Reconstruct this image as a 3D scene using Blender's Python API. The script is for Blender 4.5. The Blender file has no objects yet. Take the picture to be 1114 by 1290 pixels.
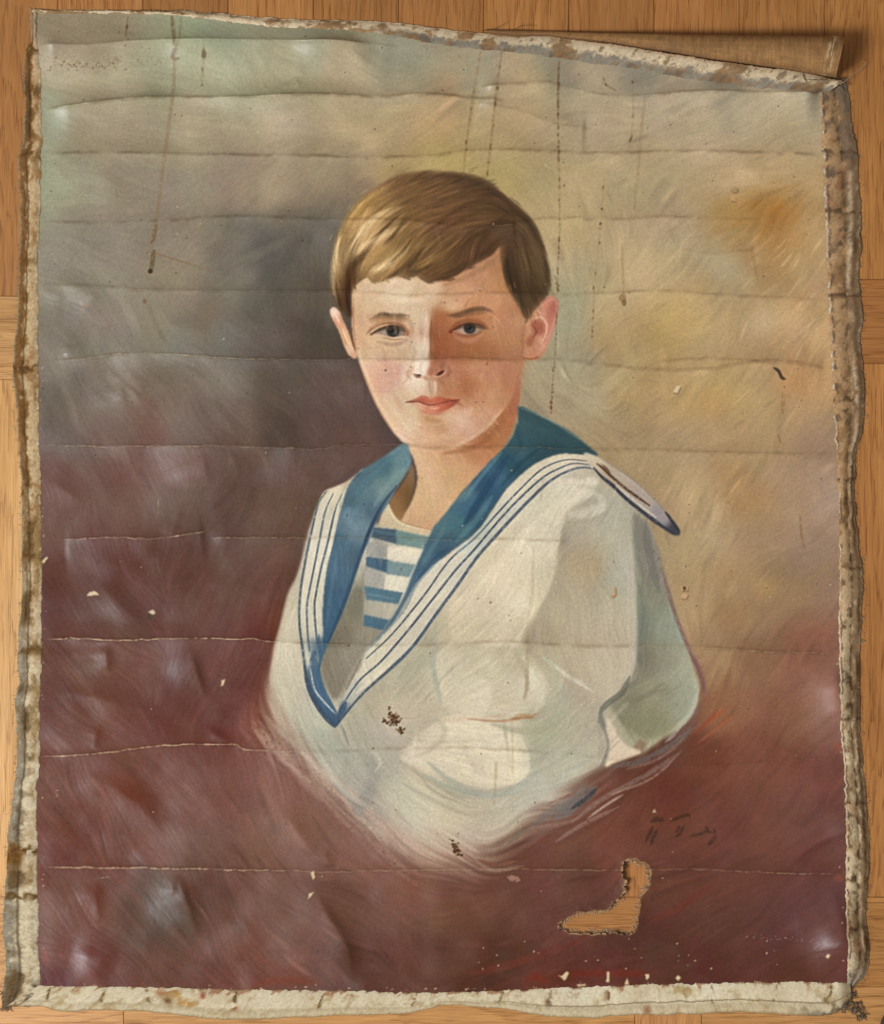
import bpy, bmesh, math
import numpy as np
from mathutils import Vector

# ---------------------------------------------------------------- camera, light, exposure
scene = bpy.context.scene
COL = scene.collection
PX = 0.0005                      # metres of floor per photograph pixel (painting is about 52 x 62 cm)
W, H = 1114, 1290
CAM_H = 1.6

cam_data = bpy.data.cameras.new('camera')
cam = bpy.data.objects.new('camera', cam_data); COL.objects.link(cam)
cam.location = (0, 0, CAM_H); cam.rotation_euler = (0, 0, 0)
cam_data.sensor_width = 36; cam_data.sensor_fit = 'VERTICAL'; cam_data.sensor_height = 36
cam_data.lens = 36 * CAM_H / (H * PX); cam_data.clip_start = 0.05; cam_data.clip_end = 50
scene.camera = cam

world = bpy.data.worlds.new('World'); scene.world = world; world.use_nodes = True
bgn = world.node_tree.nodes['Background']
bgn.inputs[0].default_value = (1.0, 0.92, 0.82, 1); bgn.inputs[1].default_value = 0.28

def area(name, loc, target, size, energy, color):
    d = bpy.data.lights.new(name, 'AREA'); d.shape = 'RECTANGLE'
    d.size, d.size_y = size; d.energy = energy; d.color = color
    o = bpy.data.objects.new(name, d); COL.objects.link(o)
    o.location = loc
    o.rotation_euler = (Vector(target) - Vector(loc)).to_track_quat('-Z', 'Y').to_euler()
    return o
area('window_light', (-1.75, -0.85, 2.15), (0, 0, 0), (0.9, 1.1), 94.0, (0.92, 0.96, 1.0))

vs = scene.view_settings
vs.view_transform = 'Standard'; vs.look = 'None'; vs.exposure = 0.0; vs.gamma = 1.0
vs.use_curve_mapping = False
scene.render.engine = 'CYCLES'

# ---------------------------------------------------------------- small helpers
def world_xy(px, py, z=0.0):
    k = (CAM_H - z) / CAM_H
    return (px - W / 2) * PX * k, (H / 2 - py) * PX * k

def hexc(h):
    h = h.lstrip('#')
    return np.array([int(h[i:i + 2], 16) / 255 for i in (0, 2, 4)])

def lin(c):
    c = np.clip(c, 0, 1)
    return np.where(c <= 0.04045, c / 12.92, ((c + 0.055) / 1.055) ** 2.4)

def tag(o, label=None, cat=None, kind=None, group=None):
    if label: o['label'] = label
    if cat: o['category'] = cat
    if kind: o['kind'] = kind
    if group: o['group'] = group
    return o

def mesh_np(name, verts, quads, mat, parent=None, colors=None, smooth=True):
    me = bpy.data.meshes.new(name)
    verts = np.ascontiguousarray(verts, dtype=np.float32); quads = np.ascontiguousarray(quads, dtype=np.int32)
    n = len(quads)
    me.vertices.add(len(verts)); me.vertices.foreach_set('co', verts.ravel())
    me.loops.add(n * 4); me.loops.foreach_set('vertex_index', quads.ravel())
    me.polygons.add(n); me.polygons.foreach_set('loop_start', np.arange(0, n * 4, 4, dtype=np.int32))
    if smooth: me.polygons.foreach_set('use_smooth', np.ones(n, dtype=bool))
    me.update(calc_edges=True)
    if colors is not None:
        at = me.attributes.new('paint', 'FLOAT_COLOR', 'POINT')
        rgba = np.ones((len(verts), 4), dtype=np.float32); rgba[:, :3] = colors
        at.data.foreach_set('color', rgba.ravel())
    me.materials.append(mat)
    o = bpy.data.objects.new(name, me); COL.objects.link(o)
    if parent: o.parent = parent
    return o

def grid_quads(nu, nv):
    i = np.arange(nu * nv).reshape(nu, nv)
    return np.stack([i[:-1, :-1], i[:-1, 1:], i[1:, 1:], i[1:, :-1]], -1).reshape(-1, 4)

def catmull(pts, step=5.0, closed=False):
    p = np.array(pts, float)
    if closed: p = np.vstack([p[-1], p, p[0], p[1]])
    else: p = np.vstack([2 * p[0] - p[1], p, 2 * p[-1] - p[-2]])
    out = []
    for i in range(1, len(p) - 2):
        p0, p1, p2, p3 = p[i - 1], p[i], p[i + 1], p[i + 2]
        n = max(2, int(np.linalg.norm(p2[:2] - p1[:2]) / step))
        t = np.linspace(0, 1, n, endpoint=False)[:, None]
        out.append(0.5 * (2 * p1 + (p2 - p0) * t + (2 * p0 - 5 * p1 + 4 * p2 - p3) * t ** 2 + (3 * p1 - p0 - 3 * p2 + p3) * t ** 3))
    if not closed: out.append(p[-2][None])
    return np.vstack(out)

def vnoise(h, w, cell, seed, cellx=None):
    r = np.random.default_rng(seed); cx = cellx or cell
    gh, gw = int(h / cell) + 4, int(w / cx) + 4
    g = r.standard_normal((gh, gw))
    y = np.arange(h) / cell; x = np.arange(w) / cx
    yi = y.astype(int); xi = x.astype(int)
    fy = y - yi; fx = x - xi
    fy = (fy * fy * (3 - 2 * fy))[:, None]; fx = (fx * fx * (3 - 2 * fx))[None]
    a = g[yi][:, xi]; b = g[yi][:, xi + 1]; c = g[yi + 1][:, xi]; d = g[yi + 1][:, xi + 1]
    return (a * (1 - fx) + b * fx) * (1 - fy) + (c * (1 - fx) + d * fx) * fy

def fbm(h, w, cell, seed, octaves=4):
    s = 0; a = 1.0
    for k in range(octaves):
        s = s + a * vnoise(h, w, max(cell / 2 ** k, 1.01), seed + k * 31); a *= 0.55
    return s

def blur(a, sig):
    if sig <= 0.25: return a
    r = int(3 * sig + 1); k = np.exp(-0.5 * (np.arange(-r, r + 1) / sig) ** 2); k /= k.sum()
    for ax in (0, 1):
        pad = [(0, 0)] * a.ndim; pad[ax] = (r, r)
        b = np.pad(a, pad, mode='edge'); n = a.shape[ax]; s = 0
        for i, kk in enumerate(k):
            sl = [slice(None)] * a.ndim; sl[ax] = slice(i, i + n); s = s + kk * b[tuple(sl)]
        a = s
    return a

def smooth(e0, e1, x):
    t = np.clip((x - e0) / (e1 - e0), 0, 1); return t * t * (3 - 2 * t)

YY, XX = np.mgrid[0:H, 0:W].astype(np.float32)

def inside(pts, x, y):
    m = np.zeros(x.shape, bool); n = len(pts)
    for i in range(n):
        x1, y1 = pts[i]; x2, y2 = pts[(i + 1) % n]
        if y1 == y2: continue
        c = ((y1 > y) != (y2 > y)) & (x < (x2 - x1) * (y - y1) / (y2 - y1) + x1)
        m ^= c
    return m

def bbox(pts, pad):
    p = np.asarray(pts)
    x0 = max(int(p[:, 0].min() - pad), 0); x1 = min(int(p[:, 0].max() + pad) + 2, W)
    y0 = max(int(p[:, 1].min() - pad), 0); y1 = min(int(p[:, 1].max() + pad) + 2, H)
    return slice(y0, y1), slice(x0, x1)

def poly_mask(pts, soft=1.0, curve=True, step=4):
    p = catmull(pts, step, True) if curve else np.array(pts, float)
    s = bbox(p, 3 * soft + 2)
    m = inside(p[:, :2], XX[s] , YY[s]).astype(np.float32)
    return s, blur(m, soft)

def idw(points, x, y, eps=14.0, power=1.9):
    num = 0; den = 0
    for px, py, c in points:
        w = 1.0 / ((x - px) ** 2 + (y - py) ** 2 + eps * eps) ** power
        num = num + w[..., None] * c; den = den + w
    return num / den[..., None]

def field(text, s, down=3, eps=14.0, power=1.9):
    pts = []
    for tok in text.split():
        a, b, c = tok.split(','); pts.append((float(a), float(b), hexc(c)))
    y0, y1, x0, x1 = s[0].start, s[0].stop, s[1].start, s[1].stop
    ys = np.arange(y0, y1 + 2 * down, down); xs = np.arange(x0, x1 + 2 * down, down)
    gx, gy = np.meshgrid(xs.astype(float), ys.astype(float))
    g = idw(pts, gx, gy, eps, power)
    yi = (np.arange(y0, y1) - y0) / down; xi = (np.arange(x0, x1) - x0) / down
    a = yi.astype(int); b = xi.astype(int); fy = (yi - a)[:, None, None]; fx = (xi - b)[None, :, None]
    return (g[a][:, b] * (1 - fx) + g[a][:, b + 1] * fx) * (1 - fy) + (g[a + 1][:, b] * (1 - fx) + g[a + 1][:, b + 1] * fx) * fy

FULL = (slice(0, H), slice(0, W))
C = None      # the picture being painted, in display colours

def fill(pts, col, a=1.0, soft=1.0, curve=True, eps=14.0, power=1.9, clip=None, down=3):
    s, m = poly_mask(pts, soft, curve)
    c = field(col, s, down, eps, power) if ',' in col else hexc(col)
    m = m * a
    if clip is not None: m = m * clip[s]
    C[s] += (c - C[s]) * m[..., None]

def seg_dist(p, x, y):
    best = np.full(x.shape, 1e9); bt = np.zeros(x.shape); sgn = np.zeros(x.shape)
    n = len(p) - 1
    for i in range(n):
        ax, ay = p[i][:2]; bx, by = p[i + 1][:2]; dx, dy = bx - ax, by - ay
        L2 = dx * dx + dy * dy + 1e-9
        t = np.clip(((x - ax) * dx + (y - ay) * dy) / L2, 0, 1)
        ex = x - ax - t * dx; ey = y - ay - t * dy
        d = ex * ex + ey * ey
        k = d < best
        best = np.where(k, d, best); bt = np.where(k, (i + t) / n, bt); sgn = np.where(k, np.sign(dx * ey - dy * ex), sgn)
    return np.sqrt(best), bt, sgn

def stroke(pts, w, col, a=1.0, soft=0.8, taper=(0.3, 0.3), rough=0.0, seed=0, clip=None):
    p = catmull(pts, 5) if len(pts) > 2 else np.array(pts, float)
    s = bbox(p, w + 3 * soft + 1)
    if s[0].stop <= s[0].start or s[1].stop <= s[1].start: return
    d, t, _ = seg_dist(p, XX[s], YY[s])
    ww = w / 2 * np.minimum(1, np.minimum(taper[0] + t * 5 * (1 - taper[0]), taper[1] + (1 - t) * 5 * (1 - taper[1])))
    m = 1 - smooth(-soft, soft, d - ww)
    if rough > 0:
        m = m * np.clip(1 + rough * GRAIN[(seed * 37) % 300:(seed * 37) % 300 + m.shape[0], (seed * 91) % 300:(seed * 91) % 300 + m.shape[1]], 0, 1) if m.shape[0] < 900 and m.shape[1] < 800 else m
    if clip is not None: m = m * clip[s]
    c = hexc(col) if isinstance(col, str) else col
    C[s] += (c - C[s]) * (m * a)[..., None]

def blob(x, y, r, col, a=1.0, ry=None, soft=1.5, ang=0.0):
    ry = ry or r; R = max(r, ry) + 3 * soft + 1
    s = bbox([(x, y)], R)
    dx = XX[s] - x; dy = YY[s] - y; ca, sa = math.cos(ang), math.sin(ang)
    q = np.sqrt(((dx * ca + dy * sa) / r) ** 2 + ((-dx * sa + dy * ca) / ry) ** 2)
    m = 1 - smooth(1 - soft / min(r, ry), 1 + soft / min(r, ry), q)
    C[s] += ((hexc(col) if isinstance(col, str) else col) - C[s]) * (m * a)[..., None]

GRAIN = fbm(1300, 1120, 3, 5, 2)
rng = np.random.default_rng(11)
# ---------------------------------------------------------------- the painted picture (flat paint on canvas)
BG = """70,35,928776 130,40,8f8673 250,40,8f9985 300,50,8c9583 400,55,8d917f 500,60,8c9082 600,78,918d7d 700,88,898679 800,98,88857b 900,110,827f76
80,90,a59d8a 150,95,a8a38e 220,90,a0a691 280,95,a0a48f 350,90,9c9a80 450,90,a89d82 560,110,ae9572 650,110,ad997a 740,115,a89a82 850,128,a79d88 950,130,a79c86 1020,130,9a968a
60,150,919a89 110,155,918572 180,160,9b907c 250,150,a69d86 350,160,a89c86 450,160,ae9a7c 550,160,b1946a 650,160,ae9871 760,160,ab9b80 870,160,aa9a80 1000,160,a59478
62,230,96a08b 100,230,989083 150,235,8d8377 220,240,8f877b 300,230,8d7f72 350,240,a0937f 420,210,8f7f6c 445,228,84715f 480,220,a58d5c 560,205,a9975f 640,220,a2935f 720,230,ab9875 820,230,a89776 920,220,ae9977 1010,220,ab936b
70,300,8a8780 140,310,858079 230,310,867d70 300,310,6b6661 350,320,5a5a5c 400,290,625c59 430,260,75695c 710,290,a8946f 770,290,ab9a78 850,300,a9967a 930,270,a6834d 975,280,98682c 1010,300,a98a60
70,350,807c75 130,345,87827a 210,350,857c6d 280,350,6d6a66 340,370,575450 400,370,5d544d 720,340,a7997d 800,340,b5a07c 900,340,aa9c80 970,330,a88556 1020,350,b0926a
70,410,77706b 130,415,7c7471 190,410,7e7768 250,400,6f665c 330,400,5a5350 390,420,4f4642 710,400,9c9a85 760,420,b09668 830,400,b29662 880,400,b39a70 960,400,b79c74 1010,420,b8956a
70,440,7a7672 150,440,7b7874 220,435,77797a 290,430,6b6c6b 350,435,63595a 400,440,564845 720,450,9a9680
80,480,68605c 140,480,766f6c 200,480,6b5e57 280,480,736b68 350,490,5b4f4b 420,480,5d4a4a 460,500,614b4f 720,500,a49880 790,490,b09466 850,500,b69a6c 930,500,af9465 1010,490,b78f64
70,540,6a6062 130,545,705b59 170,530,6f504b 230,540,6c605e 300,545,62524e 360,540,504340 430,545,5f4848 480,550,5b4749 760,560,a08a6a 850,560,a99271 950,560,a58a66 1030,560,977b68
70,600,6c4e4c 150,600,6c4a45 230,590,745a5a 300,590,5f4642 380,600,634a44 450,570,664d48 800,600,a58e6c 870,620,b39c78 930,620,aa8961 1000,620,a18368 1035,620,a38a7e
70,660,6e5350 150,650,6d514e 200,640,705a57 280,650,5e4640 340,660,664f48 370,680,6a4d45 850,700,a4906d 880,680,a99473 950,680,a08566 1020,690,93786a
80,720,64413e 150,720,623c36 220,720,5f3c37 300,720,644843 350,740,6c4540 870,760,a48c69 930,750,9d7f5e 1000,750,957656 1040,740,8f7262
70,760,684548 130,770,6a4b49 160,775,6a4a48 200,770,64403a 260,780,684643 320,790,6b3a35 345,790,7c4536 335,840,7a3e33
70,840,6b4138 120,840,6f4a42 170,850,6d4440 225,830,6a474a 250,850,62403d 300,850,5d3230 325,860,70372f
900,830,9b7a58 960,830,8a5f47 1020,830,8f5b48 1035,870,8f6058 920,890,8d5d42 980,890,8b5a43 1040,900,835954
70,900,67403d 140,900,6a4139 220,900,673c38 290,910,5b302e 320,905,80453c 860,945,6e3f35
900,950,733a2c 960,960,7b4436 1020,960,743f39 850,985,6e3429 900,1030,6c3930 960,1030,703f35 1020,1030,6d3f3a 1050,1040,6f4547
70,990,6b443c 130,1000,6b4039 190,1010,65372d 240,1000,734b46 300,1000,774c47 350,1000,855c54 400,1030,7c5448 450,1060,83605a
70,1060,693b37 140,1070,68403a 200,1060,714944 260,1060,6d504a 330,1060,744f44 390,1070,745049 440,1080,7a5046 500,1110,7b4d40
70,1130,6c4138 130,1140,6f4740 180,1140,5c4440 220,1150,574640 260,1130,5b3d33 330,1130,6f4c45 380,1120,6b4b47 430,1140,67433a 500,1150,6f4640 580,1140,6d4136 650,1130,633c36 720,1100,613830 700,1060,6b3f35 760,1060,713d33 850,1100,65382f 950,1090,643830 1030,1080,653632
70,1190,69413b 120,1210,68403e 200,1200,664039 260,1200,6b4643 310,1190,6f4940 370,1200,6f4841 420,1220,66484a 460,1210,553530 550,1200,5a382f 620,1200,523129 700,1190,5c3631 800,1190,56312b 900,1180,5d342e 980,1170,62373a 1040,1190,653a38 1040,1150,653c3e
70,1235,5c2f2b 300,1235,6a3c33 450,1235,55352f 600,1235,4d2c25 700,1225,613029 780,1228,60302a 900,1225,5d2e28 1000,1230,60322a"""
C = field(BG, FULL, 4, 18, 1.7)  # uppermost points are darker: shade of the tilted top flap is in their colour
# wrap the sampling a little so that the patches have hand-painted, uneven borders
wx = vnoise(H, W, 60, 21) * 9 + vnoise(H, W, 22, 22) * 4; wy = vnoise(H, W, 60, 23) * 9 + vnoise(H, W, 22, 24) * 4
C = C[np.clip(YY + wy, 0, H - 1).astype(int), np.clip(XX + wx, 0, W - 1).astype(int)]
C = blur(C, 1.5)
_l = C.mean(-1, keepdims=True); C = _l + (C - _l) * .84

# directions of the brush
DIRS = [(100, 60, .2), (400, 80, .5), (700, 120, -.4), (950, 150, -.2), (100, 250, .4), (300, 300, -.6), (950, 330, -.8), (800, 420, -.6), (960, 560, -.9), (180, 450, .9), (330, 480, .8),
        (120, 620, 1.2), (300, 680, -.9), (130, 800, .8), (270, 850, -1.0), (150, 980, .9), (330, 980, .95), (200, 1130, 1.0), (400, 1080, .85), (450, 1180, .7), (620, 1180, -.35), (750, 1010, -.6),
        (900, 1000, -.85), (900, 1150, -.6), (1020, 1050, -.6), (950, 780, -.8), (420, 960, .9), (470, 1030, .75), (560, 1050, .45), (640, 1040, -.3), (700, 990, -.5), (600, 950, .2), (380, 880, 1.1), (350, 800, 1.7),
        (620, 700, -1.0), (700, 660, -1.1), (740, 760, 1.4), (820, 780, 1.35), (560, 820, -.8), (830, 900, -.8),
        (600, 235, -.25), (540, 240, -.35), (480, 250, -.6), (450, 280, -.95), (500, 290, -.8), (560, 290, -.55), (480, 330, -.65), (550, 335, -.45), (600, 310, -.55), (425, 340, 1.5), (435, 375, 1.4), (640, 260, .7), (670, 300, 1.15), (655, 350, 1.35), (685, 350, 1.5), (620, 290, -.4),
        (480, 400, 1.4), (540, 430, 1.5), (600, 450, 1.3), (560, 530, .3), (560, 600, 1.2), (450, 640, -.75), (600, 640, -.9), (680, 560, .6), (415, 720, 1.6)]
gx, gy = np.meshgrid(np.arange(0, W + 12, 6.0), np.arange(0, H + 12, 6.0))
cs = idw([(x, y, np.array([math.cos(2 * a), math.sin(2 * a)])) for x, y, a in DIRS], gx, gy, 20, 2.2)
ANG = 0.5 * np.arctan2(cs[..., 1], cs[..., 0])
_c = np.cos(2 * ANG); _s = np.sin(2 * ANG)
def up6(g): return np.kron(g, np.ones((6, 6)))[:H, :W]
_c = blur(up6(_c), 4); _s = blur(up6(_s), 4)
ANG = 0.5 * np.arctan2(_s, _c) + 0.28 * vnoise(H, W, 46, 77)
UX = np.cos(ANG).astype(np.float32); UY = np.sin(ANG).astype(np.float32)

def lic(L, seed, sig=0.7):
    n = blur(np.random.default_rng(seed).standard_normal((H, W)).astype(np.float32), sig)
    acc = n.copy()
    for sg in (1, -1):
        x = XX.copy(); y = YY.copy(); px = UX.copy(); py = UY.copy()
        for k in range(L):
            x += sg * px; y += sg * py
            xi = np.clip(x, 0, W - 1).astype(np.int32); yi = np.clip(y, 0, H - 1).astype(np.int32)
            ux = UX[yi, xi]; uy = UY[yi, xi]; f = np.where(ux * px + uy * py < 0, -1, 1)
            px = ux * f; py = uy * f
            acc += n[yi, xi]
    acc -= acc.mean()
    return acc / acc.std()
LIC1 = lic(13, 101); LIC2 = lic(26, 202, 1.4)

def trace(x, y, L, step=4.0):
    p = [(x, y)]; dx = dy = None
    for k in range(max(2, int(L / step))):
        xi = int(min(max(x, 0), W - 1)); yi = int(min(max(y, 0), H - 1))
        ux, uy = float(UX[yi, xi]), float(UY[yi, xi])
        if dx is not None and ux * dx + uy * dy < 0: ux, uy = -ux, -uy
        dx, dy = ux, uy; x += ux * step; y += uy * step; p.append((x, y))
    return p

def dabs(n, region, lmin, lmax, wmin, wmax, jit, amin, amax, seed, mask=None, tint=None, soft=1.2):
    r = np.random.default_rng(seed); x0, y0, x1, y1 = region
    for k in range(n):
        x, y = r.uniform(x0, x1), r.uniform(y0, y1)
        if mask is not None and mask[int(y), int(x)] < 0.6: continue
        base = C[int(min(max(y, 0), H - 1)), int(min(max(x, 0), W - 1))]
        v = r.normal(0, jit); c = np.clip(base * (1 + v) + r.normal(0, jit * 0.07, 3), 0, 1)
        if tint is not None and r.random() < 0.35: c = c * 0.55 + hexc(tint[r.integers(len(tint))]) * 0.45
        stroke(trace(x, y, r.uniform(lmin, lmax), 6.0), r.uniform(wmin, wmax), c, r.uniform(amin, amax), soft, (.5, .2), clip=mask)

dabs(1500, (40, 20, 1070, 1250), 20, 60, 5, 14, .07, .15, .4, 301, soft=3)
dabs(900, (40, 760, 1070, 1250), 25, 80, 3, 8, .09, .15, .4, 302, soft=2)
dabs(500, (700, 130, 1050, 700), 12, 34, 2.5, 7, .07, .2, .5, 303, soft=1.5)
# ochre and pale scumbles on the right, yellow halo by the hair
for x, y, r_, c_, a_ in ((968, 268, 26, '98682c', .45), (985, 300, 22, '94662f', .4), (930, 262, 22, 'b58a45', .25), (860, 405, 30, 'bb9858', .22), (840, 440, 26, 'b68f50', .2), (880, 500, 30, 'b9965c', .22),
                         (1015, 410, 22, 'bca088', .3), (955, 410, 16, 'bfae9a', .4), (1000, 480, 20, 'bf8a58', .35), (900, 505, 22, 'b99050', .25), (945, 630, 26, 'a67a4a', .35), (920, 590, 20, 'a98053', .3), (925, 775, 24, '8f6443', .3), (965, 740, 14, 'b08c55', .3)):
    blob(x, y, r_, c_, a_, r_ * .8, r_ * .7)
for k in range(70):
    x, y = rng.uniform(940, 1035), rng.uniform(300, 470)
    stroke(trace(x, y, rng.uniform(10, 28)), rng.uniform(1.5, 4), ['c3a784', 'c7ab8a', 'b28d5e', 'c5b09c'][k % 4], rng.uniform(.15, .45), 1.2)
for k in range(26):
    x, y = rng.normal(962, 26), rng.normal(275, 18)
    stroke(trace(x, y, rng.uniform(10, 26)), rng.uniform(2, 5), ['a4722c', '95652b', 'ad8040'][k % 3], rng.uniform(.2, .45), 1.5)
# red strokes at the lower edges and by the sleeve
for pts, w, c_, a_ in (([(590, 1226), (650, 1212), (740, 1180)], 10, '6c332b', .4), ([(700, 1228), (760, 1225), (820, 1226)], 8, '74291f', .5), ([(660, 1236), (675, 1228), (690, 1238)], 9, '74291f', .5), ([(320, 1238), (360, 1234), (400, 1238)], 7, '7c3a2e', .45),
                       ([(310, 1200), (380, 1230), (410, 1236)], 8, '75433a', .3), ([(820, 1160), (860, 1140), (900, 1110)], 9, '71302a', .4), ([(885, 915), (900, 903), (915, 893)], 4, 'a05030', .7), ([(872, 925), (892, 908), (903, 895)], 4, '92422b', .7),
                       ([(880, 935), (905, 915), (920, 903)], 3, 'a5583a', .6), ([(1052, 935), (1058, 945)], 6, '9c4a38', .6), ([(1050, 1104), (1062, 1107)], 6, '944a34', .5), ([(55, 1190), (60, 1215)], 6, '8a4032', .4), ([(67, 985), (73, 1003)], 3, '8d5246', .35), ([(215, 1195), (190, 1140), (175, 1075)], 16, '52443f', .35), ([(246, 1185), (215, 1130), (190, 1090)], 14, '554a47', .5), ([(240, 1190), (200, 1125), (185, 1100)], 3, '3f3431', .4)):
    stroke(pts, w, c_, a_, 2.5)

_l = C.mean(-1, keepdims=True); C = _l + (C - _l) * (1 - .04 * smooth(600, 800, YY))[..., None]
C *= 1 + (smooth(480, 620, YY) * smooth(420, 300, XX))[..., None] * np.array([.0, .0, .02])
C *= np.array([1.065, 1.035, .985]) * (1 + .06 * smooth(420, 300, XX) * smooth(250, 380, YY) * smooth(720, 560, YY))[..., None] * (1 + .07 * smooth(760, 940, YY) * smooth(900, 600, XX))[..., None]
# ---- shirt
SHIRT = [(437, 612), (400, 640), (376, 720), (363, 748), (352, 792), (344, 820), (340, 855), (336, 885), (350, 912), (378, 938), (404, 968), (432, 1002), (462, 1037), (495, 1066), (535, 1083), (580, 1078), (622, 1066), (655, 1044), (690, 1018), (720, 990), (745, 970),
         (770, 960), (805, 950), (840, 927), (862, 912), (876, 893), (880, 868), (873, 845), (862, 810), (848, 770), (838, 730), (826, 690), (818, 662), (795, 632), (760, 604), (735, 585), (680, 600), (600, 690), (520, 700), (470, 655)]
SHC = """620,700,cfc2a6 650,660,cfc4ab 700,620,ccc2ab 735,602,b9b09b 590,760,cbbea2 640,740,d2c6ab 690,720,cbbda0 670,760,c9bba0 660,700,d3c8ae 720,640,c4baa2 600,720,cfc1a5
745,640,a89f8b 735,660,aaa18c 720,700,b09b7c 745,720,a78f6d 765,740,aa9d87 700,790,988a72 740,790,a2947c 780,720,aaa591 785,800,a8998a 720,760,a09078 700,750,a3957d 770,680,aba590 790,650,a8a290
810,760,7f8377 830,740,8a8476 822,820,7d7868 800,855,8c8776 850,800,9aa191 860,850,a3a48f 840,880,9b987e 820,900,8f8c6d 800,885,918c70 872,875,a7ab9c 815,690,8f8a80 820,720,857f74 805,800,858476 845,840,8c8a76 850,905,a3a594
600,850,cdbfa2 640,860,d0c7b0 560,800,c4b597 560,860,c9bfa5 600,920,d2c4a8 640,940,d5c9b0 690,880,b5ae95 720,900,b3ab92 700,930,a9a98e 690,960,b3b09a 740,930,a79a88 680,830,a59a80 640,820,b3a68b 600,800,c6b89b 620,775,ccbea3 720,850,ad9f8a 770,840,aa9b86 750,880,aa9c88
500,850,aea68d 480,885,b5aa90 520,900,bfb09b 455,925,b0aa95 400,900,c1baa6 370,860,c4bba4 370,800,c9bda4 360,830,cbbfa9 400,945,a4a596 440,965,9d9a90 480,960,a9a092 455,1005,918c85 500,1000,c0b9a3 520,1030,c5bda8 560,1030,c9bda3 600,1010,b7ac94 640,1010,b6ad99 690,1000,a9aa9b 730,960,989182 550,1060,c0aa98 500,1060,b18e80 600,1055,b9a696 540,980,c4b79e 560,950,cabda2
440,760,7e7a68 435,800,857b69 425,850,8a7f6c 450,830,978c7a 470,815,a09885 480,840,a59c86 530,800,b0a78e 420,700,c0b8a8"""
_s1, _m1 = poly_mask(SHIRT, 1.8); _s2, _m2 = poly_mask(SHIRT, 20)
_f1 = np.zeros((H, W)); _f1[_s1] = _m1; _f2 = np.zeros((H, W)); _f2[_s2] = _m2
_w = smooth(880, 1000, YY + .25 * np.abs(XX - 560) * (XX < 560)); _w = np.where(XX > 745, 0, _w); _w = blur(_w, 6)
_mm = (_f1 * (1 - _w) + smooth(.12, .88, _f2 + .07 * LIC2 * _w) * _w)
C += (field(SHC, FULL, 3, 12, 2.0) - C) * _mm[..., None]
SM = np.zeros((H, W)); SM = _mm.copy()
# dissolve the lower edge into the background with brushy strokes
for k in range(190):
    t = rng.uniform(0, 1)
    base = catmull([(345, 900), (380, 945), (430, 1005), (480, 1055), (535, 1085), (590, 1080), (640, 1060), (690, 1022), (750, 970), (840, 930)], 6)
    p = base[int(t * (len(base) - 1))]
    q = (p[0] + rng.normal(0, 9), p[1] + rng.normal(0, 9))
    L = rng.uniform(20, 60)
    inner = k % 2 == 0
    c = C[int(min(q[1] + (-22 if inner else 20), H - 1)), int(q[0] + (8 if q[0] < 550 else -8) * (1 if inner else -1))].copy()
    stroke(trace(q[0], q[1], L), rng.uniform(2, 7), c, rng.uniform(.12, .4), 2.4, (.4, .1))
# pinkish veil round the lower left of the bust
for pts, w, c_, a_ in (([(335, 905), (370, 960), (420, 1020), (480, 1075), (540, 1100)], 30, '93685e', .38), ([(330, 940), (390, 1000), (450, 1060)], 24, '8c6058', .3), ([(355, 930), (400, 985), (450, 1040)], 14, 'a88478', .35), ([(540, 1095), (590, 1092), (640, 1075)], 16, 'a98478', .35),
                       ([(330, 870), (322, 900), (330, 925)], 10, '9a6455', .4), ([(348, 760), (338, 810), (330, 850)], 7, '7d4636', .35), ([(360, 735), (350, 775), (343, 815)], 2.5, '96583c', .4), ([(600, 1085), (560, 1075), (640, 1098)], 6, '8b5a50', .3)):
    stroke(pts, w * .8, c_, a_ * .8, w * .6)
for k, (x, y) in enumerate(((338, 878), (345, 890), (352, 885), (360, 900), (330, 892), (366, 915), (322, 915), (350, 915), (375, 925))):
    stroke([(x, y), (x + 12, y + 26), (x + 26, y + 52)], 4 + (k % 3) * 3, ['cfc3ad', 'c4b4a0', 'b79c8a'][k % 3], .42, 2.0, (.6, .1), .5, k)
def smear(src, L, s):
    sub = src.astype(np.float32); acc = sub[s].copy()
    for sg in (1, -1):
        x = XX[s].copy(); y = YY[s].copy(); px = UX[s].copy(); py = UY[s].copy()
        for k in range(L):
            x += 1.5 * sg * px; y += 1.5 * sg * py
            xi = np.clip(x, 0, W - 1).astype(np.int32); yi = np.clip(y, 0, H - 1).astype(np.int32)
            ux = UX[yi, xi]; uy = UY[yi, xi]; f = np.where(ux * px + uy * py < 0, -1, 1).astype(np.float32); px = ux * f; py = uy * f
            acc += sub[yi, xi]
    return acc / (2 * L + 1)
_rim = catmull([(330, 850), (334, 895), (352, 925), (380, 950), (430, 1008), (480, 1058), (535, 1088), (590, 1082), (640, 1062), (690, 1024), (735, 985)], 10)
_s = (slice(740, 1210), slice(220, 850))
_d, _t, _g = seg_dist(_rim, XX[_s], YY[_s])
_band = np.exp(-(_d / 42.) ** 2)
_noisy = C.copy(); _noisy[_s] *= (1 + .16 * np.random.default_rng(66).standard_normal(_band.shape + (1,)) * _band[..., None])
C[_s] += (smear(_noisy, 18, _s) - C[_s]) * (np.clip(_band * 1.25, 0, 1))[..., None]
C += (smear(C, 4, FULL) - C) * .6
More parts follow.
